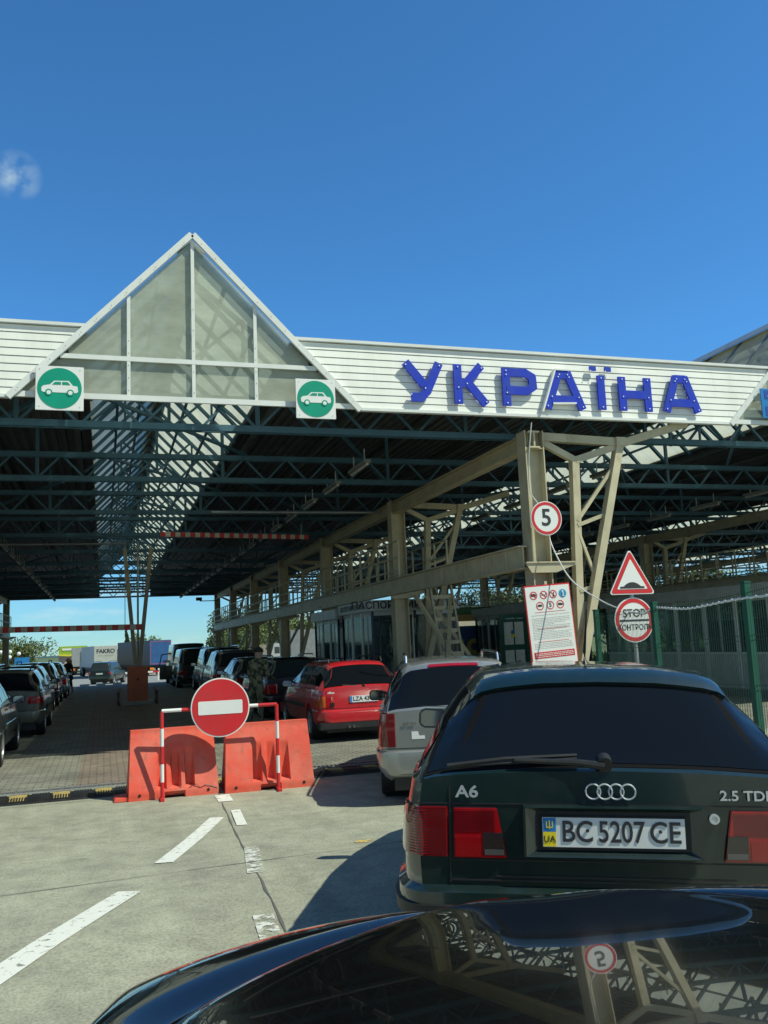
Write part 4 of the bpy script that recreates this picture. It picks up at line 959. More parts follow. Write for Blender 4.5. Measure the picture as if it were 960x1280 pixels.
def wheel(parent, x, y, r, w=.2, spokes=5, rimm=None):
    T, R_, D_ = wheel_meshes(r, w, spokes, rimm or RIM); sd = 1 if x > 0 else -1
    t = thing_part('wheel', T, parent); t.location = (x, y, r); t.rotation_euler = (0, 0, math.pi if sd > 0 else 0)
    thing_part('rim', R_, t); thing_part('brake_shade', D_, t); return t
def thing_part(n, me, parent): o = bpy.data.objects.new(n, me); COL.objects.link(o); o.parent = parent; return o
def car(name, label, cat, loc, hd, col, L=4.5, W=1.74, H=1.42, kind='estate', glass=TINT2, rails=None, plate=None, lights=None, metal=.0, belt=.93, rake=.45, roofw=.66, wr=.31, bump=None, group='cars queueing in the lanes', chrome=False, clear=.24, hood=None, wsh=None, pil=None, mirror=None, split=None, spokes=5, detail=True, pitch=0):
    t = thing(name, label, cat, loc, -rad(hd), group); t.rotation_euler = (pitch, 0, -rad(hd))
    sh = Shape(L, W, H, kind, belt, roofw, rake, hood, wsh, clear); bp = col; h = W/2
    yr, yf = .88 if kind != 'van' else 1.0, L-.84
    carbody(sh, (yr, yf), wr, [bp], t)
    for y in (yr, yf):
        for s in (-1, 1): wheel(t, s*(h-.115), y, wr, .19, spokes)
    # glass
    b = MB(); patch(b, sh, .035, rake-.03, 8.25 if kind != 'van' else 8.6, 12, full=True, ny=12); b.build('rear_window', glass, t, smooth=True, sharp=50)
    b = MB(); patch(b, sh, sh.wb-.05, sh.wt+.03, 8.8, 12, full=True, ny=10); b.build('windscreen', glass, t, smooth=True, sharp=50)
    ws = split or [(.30, .27*L), (.27*L+.09, .45*L), (.45*L+.06, sh.wb-.12)]
    for s in (-1, 1):
        for a, c in ws: b = MB(); patch(b, sh, a, c, 7.25, 8.85, s); b.build('side_window', glass, t, smooth=True, sharp=50)
    # door seams, sill, mouldings, handles
    b = MB()
    for s in (-1, 1):
        for y in (.27*L+.045, .45*L+.03, sh.wb-.02): patch(b, sh, y-.004, y+.004, 2.2, 6.9, s, .0015, 1, 10)
        patch(b, sh, .27*L+.045, sh.wb-.02, 2.15, 2.25, s, .002, 12, 1)
    b.build('door_seams', DARK, t)
    b = MB()
    for s in (-1, 1): patch(b, sh, yr+wr*1.18, yf-wr*1.18, 3.75, 4.15, s, .014, 14, 2)
    b.build('side_moulding', DARK if not chrome else bp, t)
    for s in (-1, 1):
        for y in (.27*L+.14, .45*L+.14): p = sh.P(y, 5.6, s); b = MB(); b.box(p.x-.018+(.008*s), p.x+.018+(.008*s), y-.0, y+.16, p.z-.018, p.z+.012); b.build('door_handle', bp if detail else DARK, t, bev=.006)
    # mirrors
    for s in (-1, 1):
        ym = sh.wb-.38; p = sh.P(ym, 7.3, s); b = MB()
        b.bar((p.x-.02*s, ym, p.z+.02), (p.x+.10*s, ym, p.z+.05), .06, .04)
        X = p.x+.13*s; Z = p.z-.0; pr = [(-.115, -.055), (-.10, -.075), (.08, -.07), (.11, -.04), (.105, .05), (.07, .075), (-.08, .07), (-.115, .04)]
        b.prism(pr, lambda a, c: (X+a*s, ym-.03, Z+c), lambda a, c: (X+a*.75*s, ym+.09, Z+c*.7)); m_ = b.build('wing_mirror', mirror or DARK, t, bev=.012, smooth=True, sharp=50)
        b = MB(); b.prism([(a*.82, c*.78) for a, c in pr], lambda a, c: (X+a*s, ym-.036, Z+c), lambda a, c: (X+a*s, ym-.031, Z+c)); b.build('mirror_glass', MIRR, m_)
    # bumpers
    zb = lerpk(sh.zb, 0); bm_ = bump or bp
    b = MB(); z1 = zb+(belt-zb)*.42
    for s in (-1, 1): wrap(b, sh, 0, .52, zb+.0, z1, s, .035, edge=.03)
    b.build('rear_bumper', bm_, t, smooth=True, sharp=45)
    b = MB()
    for s in (-1, 1): wrap(b, sh, 0, .42, lerpk(sh.zb, L)+.0, lerpk(sh.zb, L)+.26, s, .04, front=True, edge=.03)
    b.build('front_bumper', bm_, t, smooth=True, sharp=45)
    b = MB(); b.box(-h*.8, h*.8, .06, L-.1, .17, clear+.1); b.build('underbody', DARK, t)
    # lamps
    lt = lights or dict(z=(.60, .84), x=.52, yw=.20)
    for s in (-1, 1):
        b = MB(); wrap(b, sh, lt['x'], lt['yw'], lt['z'][0], lt['z'][1], s, .012); o = b.build('tail_light', lt.get('m', REDL), t, smooth=True, sharp=45)
        if lt.get('amber'): b = MB(); wrap(b, sh, sh.hw(0, .7)-.05, lt['yw']+.005, lt['z'][0]+.01, lt['z'][1]-.01, s, .016); b.build('indicator_lens', lt['amber'], o, smooth=True, sharp=45)
        if lt.get('rev'): xa = lt['x']+.02; b = MB(); b.box(min(s*xa, s*(xa+.08)), max(s*xa, s*(xa+.08)), -.0175, -.010, lt['z'][0]+.02, lt['z'][0]+.10); b.build('reversing_lens', lt['rev'], o)
        b = MB(); wrap(b, sh, .42, .22, hoodz(sh)-.17, hoodz(sh)-.03, s, .01, front=True); b.build('headlight', LENSW, t, smooth=True, sharp=45)
    b = MB(); b.box(-.36, .36, L+.002, L+.015, hoodz(sh)-.17, hoodz(sh)-.04); b.build('grille', DARK, t)
    if plate:
        pz, txt, eu = plate; b = MB(); b.box(-.265, .265, -.016, -.001, pz-.057, pz+.057); p_ = b.build('number_plate', PWHITE, t)
        if eu: b = MB(); b.box(-.262, -.222, -.0185, -.0165, pz-.053, pz+.053); b.build('plate_band', PBLU, p_)
        if txt: text('plate_lettering', txt, .105, (.02, -.0175, pz), SBLACK, p_, bold=.002, sx=.95)
    # tailgate outline
    b = MB(); xw = lt['x']+.16 if not lt.get('gate') else lt['gate']
    for s in (-1, 1): b.box(s*xw-.003, s*xw+.003, -.0035, .001, z1+.0, belt-.03)
    b.box(-xw+.004, xw-.004, -.0035, .001, z1+.008, z1+.014); b.build('tailgate_seam', DARK, t)
    # wiper, third light
    b = MB(); b.tube([(0, .01, belt+.03), (-.38, .045, belt+.06)], .009, 6); b.tube([(0, -.005, belt+.03), (0, .03, belt+.04)], .028, 10); b.build('rear_wiper', DARK, t)
    if rails:
        for s in (-1, 1):
            ya, yb = rake+.15, sh.wt-.25; b = MB(); x = h*roofw*.90*s; P_ = [(x, ya, H-.03), (x, ya+.06, H+.045), (x, ya+.16, H+.06)]+[(x, ya+.16+(yb-ya-.32)*k/6, H+.062) for k in range(1, 6)]+[(x, yb-.16, H+.06), (x, yb-.06, H+.045), (x, yb, H-.02)]
            b.tube(P_, .017, 8); b.build('roof_rail', rails, t, smooth=True)
    return t, sh
def hoodz(sh): return lerpk(sh.zk, sh.L)+.02
PT = dict(dkgreen=paint('dark_green_paint', (.005, .019, .018), .1, .3, .4), silver=paint('silver_paint', (.33, .335, .32), .55, .33), red=paint('red_paint', (.52, .012, .022), .0, .35), black=paint('black_paint', (.008, .009, .010), .1, .3, .8),
          olive=paint('olive_grey_paint', (.12, .12, .095), .4, .35, .8), slate=paint('slate_paint', (.035, .05, .055), .3, .35, .7), blue=paint('pale_blue_paint', (.14, .21, .27), .4, .35), grey=paint('grey_paint', (.16, .17, .17), .5, .35), wine=paint('wine_paint', (.12, .012, .02), .2, .35), teal=paint('teal_paint', (.008, .028, .028), .1, .35, .3))
# 1 the nearest car: dark green estate, rear detail built on top
A, ash = car('estate_car', 'nearest dark green estate car with a pale number plate, right in front of the bonnet', 'car', (1.80, 3.07, .21), 24, PT['dkgreen'], L=4.80, W=1.65, H=1.40, glass=TINT, belt=.978, roofw=.655, rake=.35, hood=.93,
          lights=dict(z=(.685, .88), x=.607, yw=.22, m=REDD, gate=.612), rails=None, wr=.315, chrome=True, pitch=-rad(1.2), mirror=PT['dkgreen'])
for ch in kids(A):
    if ch.name.startswith('rear_wiper'): bpy.data.objects.remove(ch)
b = MB(); b.tube([(-.02, -.012, 1.035), (-.02, .03, 1.05)], .030, 14); b.tube([(-.02, -.012, 1.03), (-.12, -.002, 1.042), (-.36, .006, 1.048)], [.017, .013, .009], 8); b.tube([(-.62, .012, 1.026), (-.40, .02, 1.052), (-.12, .028, 1.066)], .0085, 6)
b.tube([(-.60, .014, 1.022), (-.12, .024, 1.055)], .006, 6); b.build('rear_wiper', DARK, A, smooth=True)
for s in (-1, 1):   # inner lens on the tailgate, with smoked lower corner
    x0, x1 = sorted((s*.405, s*.598)); b = MB()
    sl_ = .0 if s < 0 else 0
    P_ = [(s*.598, .69), (s*.598, .872), (s*.432, .872), (s*.40, .69)]
    b.xz(P_, -.0145, -.001); o = b.build('tail_light', REDL, A, bev=.003)
    b = MB(); b.xz([(s*.487, .70), (s*.487, .782), (s*.416, .782), (s*.403, .70)], -.0175, -.0147); b.build('smoked_lens', SMOKE, o)
    b = MB(); b.xz([(s*.482, .702), (s*.482, .722), (s*.41, .722), (s*.408, .702)], -.0195, -.0177); b.build('reversing_lens', mat('reverse_lens', (.10, .09, .09), .2, coat=1.), o)
    b = MB(); b.xz([(s*.592, .695), (s*.592, .765), (s*.495, .765), (s*.495, .695)], -.0160, -.0147); b.build('fog_lens', mat('fog_red', (.30, .005, .008), .1, coat=1.), o)
    b = MB()
    for k in range(11): b.box(min(s*.592, s*.44), max(s*.592, s*.44), -.0162, -.0147, .785+k*.0075, .7868+k*.0075)
    b.build('lens_ribs', REDD, o)
    b = MB()
    for k in range(16): wrap(b, ash, .70, .05, .700+k*.0105, .7045+k*.0105, s, .0145, edge=.001)
    b.build('lens_ribs', REDL, [c for c in kids(A) if c.name.startswith('tail_light')][0 if s < 0 else 1])
b = MB(); b.box(-.604, .604, -.003, .001, .8845, .889); b.box(-.604, .604, -.0032, .001, .678, .6825)
b.box(-.82, -.62, -.003, .001, .8845, .889); b.box(.62, .82, -.003, .001, .8845, .889); b.build('panel_seams', DARK, A)
# plate recess: sloped frame ring
def frame_ring(b, x0, x1, z0, z1, X0, X1, Z0, Z1, yi, yo):
    I = [(x0, yi, z0), (x1, yi, z0), (x1, yi, z1), (x0, yi, z1)]; O_ = [(X0, yo, Z0), (X1, yo, Z0), (X1, yo, Z1), (X0, yo, Z1)]; Q_ = [(X0-.008, -.001, Z0-.008), (X1+.008, -.001, Z0-.008), (X1+.008, -.001, Z1+.008), (X0-.008, -.001, Z1+.008)]
    b.add(I+O_+Q_, [(k, (k+1) % 4, 4+(k+1) % 4, 4+k) for k in range(4)]+[(4+k, 4+(k+1) % 4, 8+(k+1) % 4, 8+k) for k in range(4)])
b = MB(); frame_ring(b, -.285, .285, .722, .862, -.325, .325, .700, .878, -.004, -.030); b.build('plate_recess', PT['dkgreen'], A)
b = MB(); b.box(-.288, .288, -.0045, -.002, .72, .864); b.build('recess_back', DARK, A)
b = MB(); b.box(-.268, .268, -.013, -.005, .730, .847); b.build('plate_holder', DARK, A)
b = MB(); b.box(-.262, .262, -.0165, -.0132, .735, .842); pl = b.build('number_plate', PWHITE, A)
b = MB(); b.box(-.260, -.212, -.0180, -.0167, .790, .840); b.build('plate_blue_field', PBLU, pl)
b = MB(); b.box(-.260, -.212, -.0180, -.0167, .737, .7895); b.build('plate_yellow_field', PYEL, pl)
text('country_letters', 'UA', .033, (-.236, -.0182, .763), SBLACK, pl)
b = MB(); b.bar((-.236, -.0187, .80), (-.236, -.0187, .832), .003); b.bar((-.247, -.0187, .806), (-.247, -.0187, .828), .003); b.bar((-.225, -.0187, .806), (-.225, -.0187, .828), .003); b.bar((-.247, -.0187, .806), (-.225, -.0187, .806), .003); b.build('trident_emblem', PYEL, pl)
text('plate_lettering', 'BC', .108, (-.133, -.0182, .788), SBLACK, pl, bold=.0010, depth=.002, sx=.88)
text('plate_lettering', '5207', .108, (.030, -.0182, .788), SBLACK, pl, bold=.0010, depth=.002, sx=.80)
text('plate_lettering', 'CE', .108, (.190, -.0182, .788), SBLACK, pl, bold=.0010, depth=.002, sx=.90)
b = MB()
for x in (-.095, .172): b.disc(x, -.0215, -.0185, .796, .0065, 12)
b.build('plate_screws', SBLACK, pl)
# ring emblem, model lettering, lock
b = MB()
for i in range(4):
    c = -.0735+i*.043-.0; pts = [(c+.0275*math.cos(q*math.pi/16), -.009-(i % 2)*.0025, .937+.0275*math.sin(q*math.pi/16)) for q in range(33)]; b.tube(pts, .0034, 6, cap=False)
em = b.build('ring_emblem', EMB, A, smooth=True); em.location = (.006, 0, 0)
text('model_lettering', 'A6', .060, (-.545, -.010, .930), EMB, A, bold=.0012, depth=.006, sx=1.25)
text('model_lettering', '2.5 TDI', .050, (.395, -.010, .925), EMB, A, bold=.0008, depth=.006, sx=1.15, align='LEFT')
b = MB(); b.ring(.372, -.012, -.001, .842, .011, .019, 20); b.disc(.372, -.009, -.001, .842, .0108, 20); b.build('boot_lock', EMB, A)
A.rotation_euler.y = rad(2.0)
b = MB(); patch(b, ash, .02, .345, 8.0, 12, full=True, ny=12, off=.003); b.build('window_seal', mat('seal_rubber', (.008, .008, .009), .9, spec=.1), A, smooth=True, sharp=50)
b = MB(); b.xz([(-.44, .62), (.44, .62), (.44, .626), (-.44, .626)], -.004, -.001); b.build('bumper_gap', DARK, A)
# chrome side window line, aerial, bumper strip
b = MB()
for s in (-1, 1): patch(b, ash, .22, ash.wb-.06, 7.05, 7.17, s, .008, 24, 1)
b.build('window_trim', CHROME, A)
b = MB(); b.tube([(.0, .72, 1.40), (.0, .74, 1.46), (0.01, .66, 1.66)], [.016, .007, .003], 8); b.build('roof_aerial', DARK, A)
b = MB()
for s in (-1, 1): wrap(b, ash, 0, .5, .47, .53, s, .046)
b.build('bumper_strip', DARK, A, smooth=True)
b = MB(); patch(b, ash, .31, .39, 9.3, 12, full=True, off=.022, ny=4); b.build('roof_spoiler', PT['dkgreen'], A, smooth=True, sharp=50)
# 2 silver
B_, bsh = car('estate_car', 'silver estate car with chrome roof rails between the dark green and the red estates', 'car', (3.60, 9.0, 0.0), 18, PT['silver'], L=4.42, W=1.75, H=1.51, metal=.5, glass=TINT, belt=.98, roofw=.66, rake=.36, hood=.92,
              rails=CHROME, lights=dict(z=(.62, .98), x=.66, yw=.30, m=REDD), wr=.31, mirror=DARK, chrome=True)
b = MB(); patch(b, bsh, .335, .365, 11.0, 12, full=True, off=.012, ny=2); b.build('third_brake_light', REDL, B_)
b = MB(); b.tube([(-.05, .75, 1.48), (-.05, .77, 1.53), (-.05, .62, 1.86)], [.02, .008, .004], 8); b.build('roof_aerial', DARK, B_)
text('model_lettering', '307 SW', .045, (-.52, -.012, .86), CHROME, B_, bold=.0005, depth=.004)
b = MB(); b.xz([(-.50, .70), (-.36, .70), (-.36, .735), (-.42, .735), (-.43, .78), (-.50, .78)], -.0035, -.001); b.build('tailgate_sticker', SWHITE, B_)
# 3 red
C_, csh = car('estate_car', 'bright red estate car with dark tinted rear window and a white plate', 'car', (4.46, 15.62, 0), 1.5, PT['red'], L=4.48, W=1.70, H=1.40, glass=TINT, belt=.93, roofw=.66, rake=.42,
              lights=dict(z=(.60, .83), x=.53, yw=.26, m=REDL, amber=mat('red_amber_lens', (.5, .09, .02), .2, coat=1.), rev=SMOKE), plate=(.74, 'LZA 43451', True), rails=DARK, bump=PT['red'])
b = MB(); b.box(-.84, .84, -.045, .2, .22, .36); b.build('bumper_skirt', DARK, C_, bev=.02)
b = MB(); b.tube([(-.30, -.08, .27), (-.30, .2, .27)], .028, 10); b.tube([(-.22, -.08, .27), (-.22, .2, .27)], .028, 10); b.build('exhaust_pipes', CHROME, C_)
b = MB(); b.xz([(-.68, .855), (-.54, .85), (-.55, .88), (-.60, .872), (-.61, .895), (-.65, .88)], -.004, -.001); b.build('peeled_patch', mat('primer', (.6, .55, .5), .6), C_)
# 4.. right queue
def rq(*a, **k): return car(*a, **k)
rq('estate_car', 'black estate car with roof rails directly ahead of the red estate', 'car', (4.5, 21.4, 0), 0, PT['black'], L=4.6, H=1.44, rails=CHROME, plate=(.70, '', False), belt=.95, split=[(.3, 1.25), (1.34, 2.1), (2.16, 3.3)])
rq('hatchback_car', 'dark hatchback car behind the soldier in camouflage', 'car', (4.45, 26.6, 0), 0, PT['slate'], L=4.1, W=1.7, H=1.42, belt=.93, rake=.5, plate=(.7, '', False))
rq('off_road_car', 'grey boxy off-road car behind the top of the no-entry sign', 'car', (4.5, 31.6, -.01), 0, PT['grey'], L=4.4, W=1.8, H=1.66, belt=1.05, rake=.3, roofw=.74, rails=DARK, plate=(.8, '', False), wr=.35, clear=.32)
rq('off_road_car', 'tall dark off-road car with pale side pillars next to the open-doored van', 'car', (4.68, 36.8, -.04), 0, PT['black'], L=4.7, W=1.86, H=1.80, belt=1.08, rake=.3, roofw=.76, rails=CHROME, plate=(.8, '', False), wr=.36, clear=.32)
V_, vsh = car('minivan', 'black minivan with its left front door standing open and raised tailgate', 'van', (4.3, 44.0, -.08), 0, PT['black'], L=4.8, W=1.9, H=1.86, kind='van', belt=1.05, rake=.22, roofw=.80, wsh=(4.1, 3.3), wr=.34, hood=1.05)
b = MB(); b.box(-1.60, -.95, 3.1, 3.16, .35, 1.05); b.build('open_door', PT['black'], V_, bev=.02)
b = MB(); b.bar((-1.6, 3.13, 1.05), (-1.5, 3.13, 1.6), .05); b.bar((-1.5, 3.13, 1.6), (-1.0, 3.13, 1.65), .05); b.build('door_window_frame', DARK, V_)
rq('delivery_van', 'dark panel van with a pale roof edge at the front of the right queue', 'van', (4.5, 50.5, -.18), 0, PT['slate'], L=5.2, W=2.0, H=2.25, kind='van', belt=1.2, rake=.18, roofw=.84, wsh=(4.6, 3.9), wr=.36, hood=1.2)
# left queue
rq('estate_car', 'dark green car cut off by the left edge of the photo', 'car', (-2.42, 15.05, 0), 0, PT['slate'], L=4.5, W=1.76, H=1.45, lights=dict(z=(.56, .95), x=.62, yw=.26, amber=AMB), belt=.95, chrome=True, mirror=DARK, spokes=9)
rq('hatchback_car', 'olive grey hatchback with roof bars, second car in the left queue', 'car', (-2.1, 21.0, 0), 0, PT['olive'], L=4.2, W=1.72, H=1.46, belt=.97, roofw=.68, rake=.45, rails=DARK, lights=dict(z=(.72, .88), x=.50, yw=.2), plate=(.62, '', False), glass=TINT)
rq('estate_car', 'black estate with a grey roof, third car in the left queue', 'car', (-2.35, 27.0, 0), 0, PT['black'], L=4.5, H=1.47, rails=CHROME, plate=(.7, '', False))
rq('estate_car', 'dark slate estate with long black roof rails, fourth car in the left queue', 'car', (-2.35, 32.8, -.02), 0, PT['slate'], L=4.6, H=1.52, rails=DARK, plate=(.7, '', False))
rq('hatchback_car', 'pale blue car with a light roof, fifth car in the left queue beside the woman', 'car', (-2.3, 38.8, -.05), 0, PT['blue'], L=4.3, H=1.5, plate=(.7, '', False))
rq('estate_car', 'wine red car farther left behind the left queue', 'car', (-6.2, 47, -.1), 78, PT['wine'], L=4.5, H=1.42)
rq('off_road_car', 'dark teal off-road car standing alone in the sun at the canopy exit, seen from behind', 'car', (-.35, 75.0, -.74), 18, PT['teal'], L=4.5, W=1.85, H=1.75, belt=1.05, rake=.25, roofw=.76, plate=(.85, '', False), wr=.37, clear=.34, rails=DARK, lights=dict(z=(.8, 1.0), x=.72, yw=.15))
# ------------------------------------------------------------------ own car: bonnet and wings
ow = thing('own_car', 'glossy black bonnet and wings along the bottom edge of the photo', 'car', (0, 0, .235), -rad(16))
ow.rotation_euler.y = rad(-1.9)
UC = .41; HWD = .90
def nosev(x): return 2.22-.48*abs(x/HWD)**2.6
def xg(v): return .72-.40*(max(0, v-1.45)/.54)**1.5 if v < 2.1 else xg(2.099)
def hz(x, v):
    t_ = v/nosev(x); z = 1.03-.10*max(0, (v-.5))**1.35*.62
    z -= .034*(abs(x)/HWD)**2.2
    ax = abs(x)
    z += .024*math.exp(-((ax-(xg(v)+.90)/2+.01)/(.03+(.9-xg(v))*.42))**2)                       # wing crest
    z += .014*(1/(1+math.exp(min(50, (ax-(xg(v)-.02))/.008))))-.022*math.exp(-((ax-xg(v))/.045)**2)                       # raised bonnet
    z -= .20*max(0, (ax-.80)/.10)**3.0
    z -= .05*max(0, (t_-.86)/.14)**3.0
    return z
def ownpatch(nm, f0, f1, nx, v0, tm, m, parent=ow, nv=80, dz=0):
    """grid between the plan curves f0(v) and f1(v)"""
    b = MB(); vs = []
    for k in range(nv+1):
        q = 1-(1-k/nv)**1.5
        for i in range(nx+1):
            vv = v0+(2.2*tm-v0)*q; 
            for _ in range(4): x = f0(vv)+(f1(vv)-f0(vv))*i/nx; vv = v0+(nosev(x)*tm-v0)*q
            vs.append((UC+x, vv, hz(x, vv)+dz))
    b.add(vs, [(k*(nx+1)+i, k*(nx+1)+i+1, (k+1)*(nx+1)+i+1, (k+1)*(nx+1)+i) for i in range(nx) for k in range(nv)])
    return b.build(nm, m, parent, smooth=True, sharp=60)
def lin(a, c, n): return [a+(c-a)*i/n for i in range(n+1)]
ownpatch('bonnet', lambda v: -xg(v)+.006, lambda v: xg(v)-.006, 110, .62, .985, OWNP)
ownpatch('front_wing', lambda v: -.90, lambda v: -xg(v)-.006, 40, .3, .985, OWNP); ownpatch('front_wing', lambda v: xg(v)+.006, lambda v: .90, 40, .3, .985, OWNP)
ownpatch('panel_gap', lambda v: -xg(v)-.03, lambda v: xg(v)+.03, 60, .6, .97, DARK, dz=-.035)
b = MB(); xs = lin(-.90, .90, 48); rows = []
for k, (zz, ex) in enumerate(((None, 0), (.70, .03), (.60, .07), (.45, .08), (.30, .06), (.2, 0))):
    rows.append([(UC+x, nosev(x)*.985+ex, hz(x, nosev(x)*.985)-.005 if zz is None else zz) for x in xs])
vs = [p for r in rows for p in r]; m_ = len(xs); b.add(vs, [(i*m_+j, i*m_+j+1, (i+1)*m_+j+1, (i+1)*m_+j) for i in range(len(rows)-1) for j in range(m_-1)]); b.build('front_bumper', OWNP, ow, smooth=True, sharp=50)
for s in (-1, 1):
    b = MB(); rows = []
    for zz, ex in ((None, 0), (.62, .015), (.45, .02), (.25, 0)):
        rows.append([(UC+s*(.90+ex), v, hz(.90, v) if zz is None else zz) for v in lin(-.6, nosev(.9)*.985, 40) if True])
    m_ = len(rows[0]); A_ = []
    for i in range(len(rows)-1):
        for j in range(m_-1):
            v = rows[0][j][1]; zc_ = (rows[i][j][2]+rows[i+1][j][2])/2
            if (v-1.0)**2+(zc_-.33)**2 < .37**2: continue
            A_.append((i*m_+j, i*m_+j+1, (i+1)*m_+j+1, (i+1)*m_+j))
    b.add([p for r in rows for p in r], A_); b.build('wing_side', OWNP, ow, smooth=True, sharp=50)
    wheel(ow, UC+s*.78, 1.0, .32, .2)
b = MB(); b.box(UC-.86, UC+.86, .42, .64, .80, .985); b.build('scuttle', DARK, ow)
b = MB(); b.box(UC-.85, UC+.85, -.6, 1.7, .2, .78); b.build('engine_bay', DARK, ow)
# ------------------------------------------------------------------ people
def figure(name, label, loc, rz, H, joints, edges, matf, smooth=2, root=0):
    """one continuous skinned body. joints: (x,y,z,rx) in fractions of H"""
    me = bpy.data.meshes.new(name); me.from_pydata([(x*H, y*H, z*H) for x, y, z, r in joints], edges, [])
    o = bpy.data.objects.new(name, me); COL.objects.link(o); md = o.modifiers.new('s', 'SKIN')
    for i, (x, y, z, r) in enumerate(joints): me.skin_vertices[0].data[i].radius = (r*H, r*H*(.72 if i in (0, 1, 2, 3) else 1)); me.skin_vertices[0].data[i].use_root = (i == root)
    sm = o.modifiers.new('ss', 'SUBSURF'); sm.levels = smooth; sm.render_levels = smooth
    dg = bpy.context.evaluated_depsgraph_get(); dg.update(); nm = bpy.data.meshes.new_from_object(o.evaluated_get(dg)); o.modifiers.clear(); o.data = nm
    mats = []; 
    for f in nm.polygons:
        m = matf(f.center/H)
        if m not in mats: mats.append(m)
    nm.materials.clear()
    for m in mats: nm.materials.append(m)
    for f in nm.polygons: f.material_index = mats.index(matf(f.center/H)); f.use_smooth = True
    o.location = loc; o.rotation_euler = (0, 0, rz); return tag(o, label, 'person')
SKIN = mat('skin', (.42, .25, .18), .55); HAIRB = mat('dark_blond_hair', (.25, .16, .07), .6, var=.3, vs=30)
camo = bpy.data.materials.new('camouflage_cloth'); camo.use_nodes = True; _t = camo.node_tree; _n = N(_t, 'ShaderNodeTexVoronoi'); _n.inputs['Scale'].default_value = 13; _c = N(_t, 'ShaderNodeTexCoord'); _t.links.new(_c.outputs['Object'], _n.inputs[0])
_r = N(_t, 'ShaderNodeValToRGB'); _r.color_ramp.interpolation = 'CONSTANT'
for p_, c_ in ((0, (.12, .13, .06)), (.35, (.22, .20, .11)), (.55, (.05, .055, .03)), (.75, (.28, .25, .15))):
    e_ = _r.color_ramp.elements.new(p_) if p_ else _r.color_ramp.elements[0]; e_.color = (*c_, 1); e_.position = p_
_t.links.new(_n.outputs['Color'], _r.inputs[0]); _t.links.new(_r.outputs[0], _t.nodes['Principled BSDF'].inputs['Base Color']); _t.nodes['Principled BSDF'].inputs['Roughness'].default_value = .9
def human(lean=0., arms=0, step=.04, turn=0, wide=1.):
    J = [(0, 0, .53, .085*wide), (0, lean*.3, .62, .078*wide), (0, lean*.65, .72, .092*wide), (0, lean*.95, .80, .085*wide), (0, lean*1.05, .85, .033), (0, lean*1.15, .89, .052), (0, lean*1.25+.005, .945, .060), (0, lean*1.25, .985, .035)]
    E_ = [(0, 1), (1, 2), (2, 3), (3, 4), (4, 5), (5, 6), (6, 7)]
    for s in (-1, 1):
        o = len(J); st = step*s
        J += [(s*.052, .0, .49, .062), (s*.055, st*.6+.01, .28, .042), (s*.055, st*1.0-.005, .14, .034), (s*.055, st*1.25-.02, .045, .024), (s*.062, st*1.25+.05, .018, .022)]
        E_ += [(0, o), (o, o+1), (o+1, o+2), (o+2, o+3), (o+3, o+4)]; o = len(J)
        fwd = arms if s > 0 else arms*.6
        J += [(s*.112, lean*.95, .805, .038), (s*.135, lean*.8+fwd*.25-.02, .64, .029), (s*.125, lean*.9+fwd*1.1+.01, .51+fwd*.5, .021), (s*.122, lean*.9+fwd*1.3+.015, .465+fwd*.6, .02)]
        E_ += [(3, o), (o, o+1), (o+1, o+2), (o+2, o+3)]
    return J, E_
J, E_ = human(lean=.07, arms=.16, wide=1.12)
sol = figure('person', 'soldier in camouflage uniform and dark cap leaning towards the dark cars, seen from behind', (3.22, 20.0, 0), -.7, 1.72, J, E_, lambda c: SKIN if (.865 < c.z and abs(c.x) < .08) or c.z < 0 else (DARK if c.z < .05 else (SKIN if abs(c.x) > .10 and c.z < .56 and c.z > .44 else camo)))
b = MB(); b.lathe_x([(0, 0), (0, 0)], 0, 0, 0, 4)
def dome(b, c, rx, ry, rzz, z0=0., n=16, m=7):
    vs = [(c[0]+rx*math.cos(2*math.pi*k/n)*math.cos(a), c[1]+ry*math.sin(2*math.pi*k/n)*math.cos(a), c[2]+rzz*math.sin(a)) for a in [z0+(math.pi/2-z0)*j/m for j in range(m)] for k in range(n)]+[(c[0], c[1], c[2]+rzz)]
    fs = [(j*n+k, j*n+(k+1) % n, (j+1)*n+(k+1) % n, (j+1)*n+k) for j in range(m-1) for k in range(n)]+[((m-1)*n+k, (m-1)*n+(k+1) % n, m*n) for k in range(n)]; b.add(vs, fs)
b = MB(); dome(b, (0, .155, 1.63), .108, .115, .10, -.15); b.prism([(-.07, .24), (.07, .24), (.06, .32), (-.06, .32)], lambda a, c: (a, c, 1.615), lambda a, c: (a, c, 1.628)); b.build('cap', mat('dark_cap', (.02, .02, .018), .8), sol, smooth=True)
J, E_ = human(lean=.02, arms=.08, step=.09)
BLK = mat('black_cloth', (.018, .018, .02), .9)
wo_ = figure('person', 'woman with long dark blond hair in black clothes walking beside the left queue', (-1.66, 46.8, -.11), 2.6, 1.68, J, E_, lambda c: SKIN if (.865 < c.z and abs(c.x) < .08) or (.05 < c.z < .22) else BLK)
b = MB(); dome(b, (0, .02, 1.56), .105, .115, .13, -.4); b.prism([(-.10, 1.58), (.10, 1.58), (.12, 1.25), (.08, 1.12), (-.08, 1.12), (-.12, 1.25)], lambda a, c: (a, -.05, c), lambda a, c: (a, -.13, c)); b.build('hair', HAIRB, wo_, smooth=True)
b = MB(); b.prism([(-.16, 1.0), (.16, 1.0), (.22, .62), (-.22, .62)], lambda a, c: (a, -.12, c), lambda a, c: (a, .13, c)); b.build('skirt', BLK, wo_, bev=.02, smooth=True)
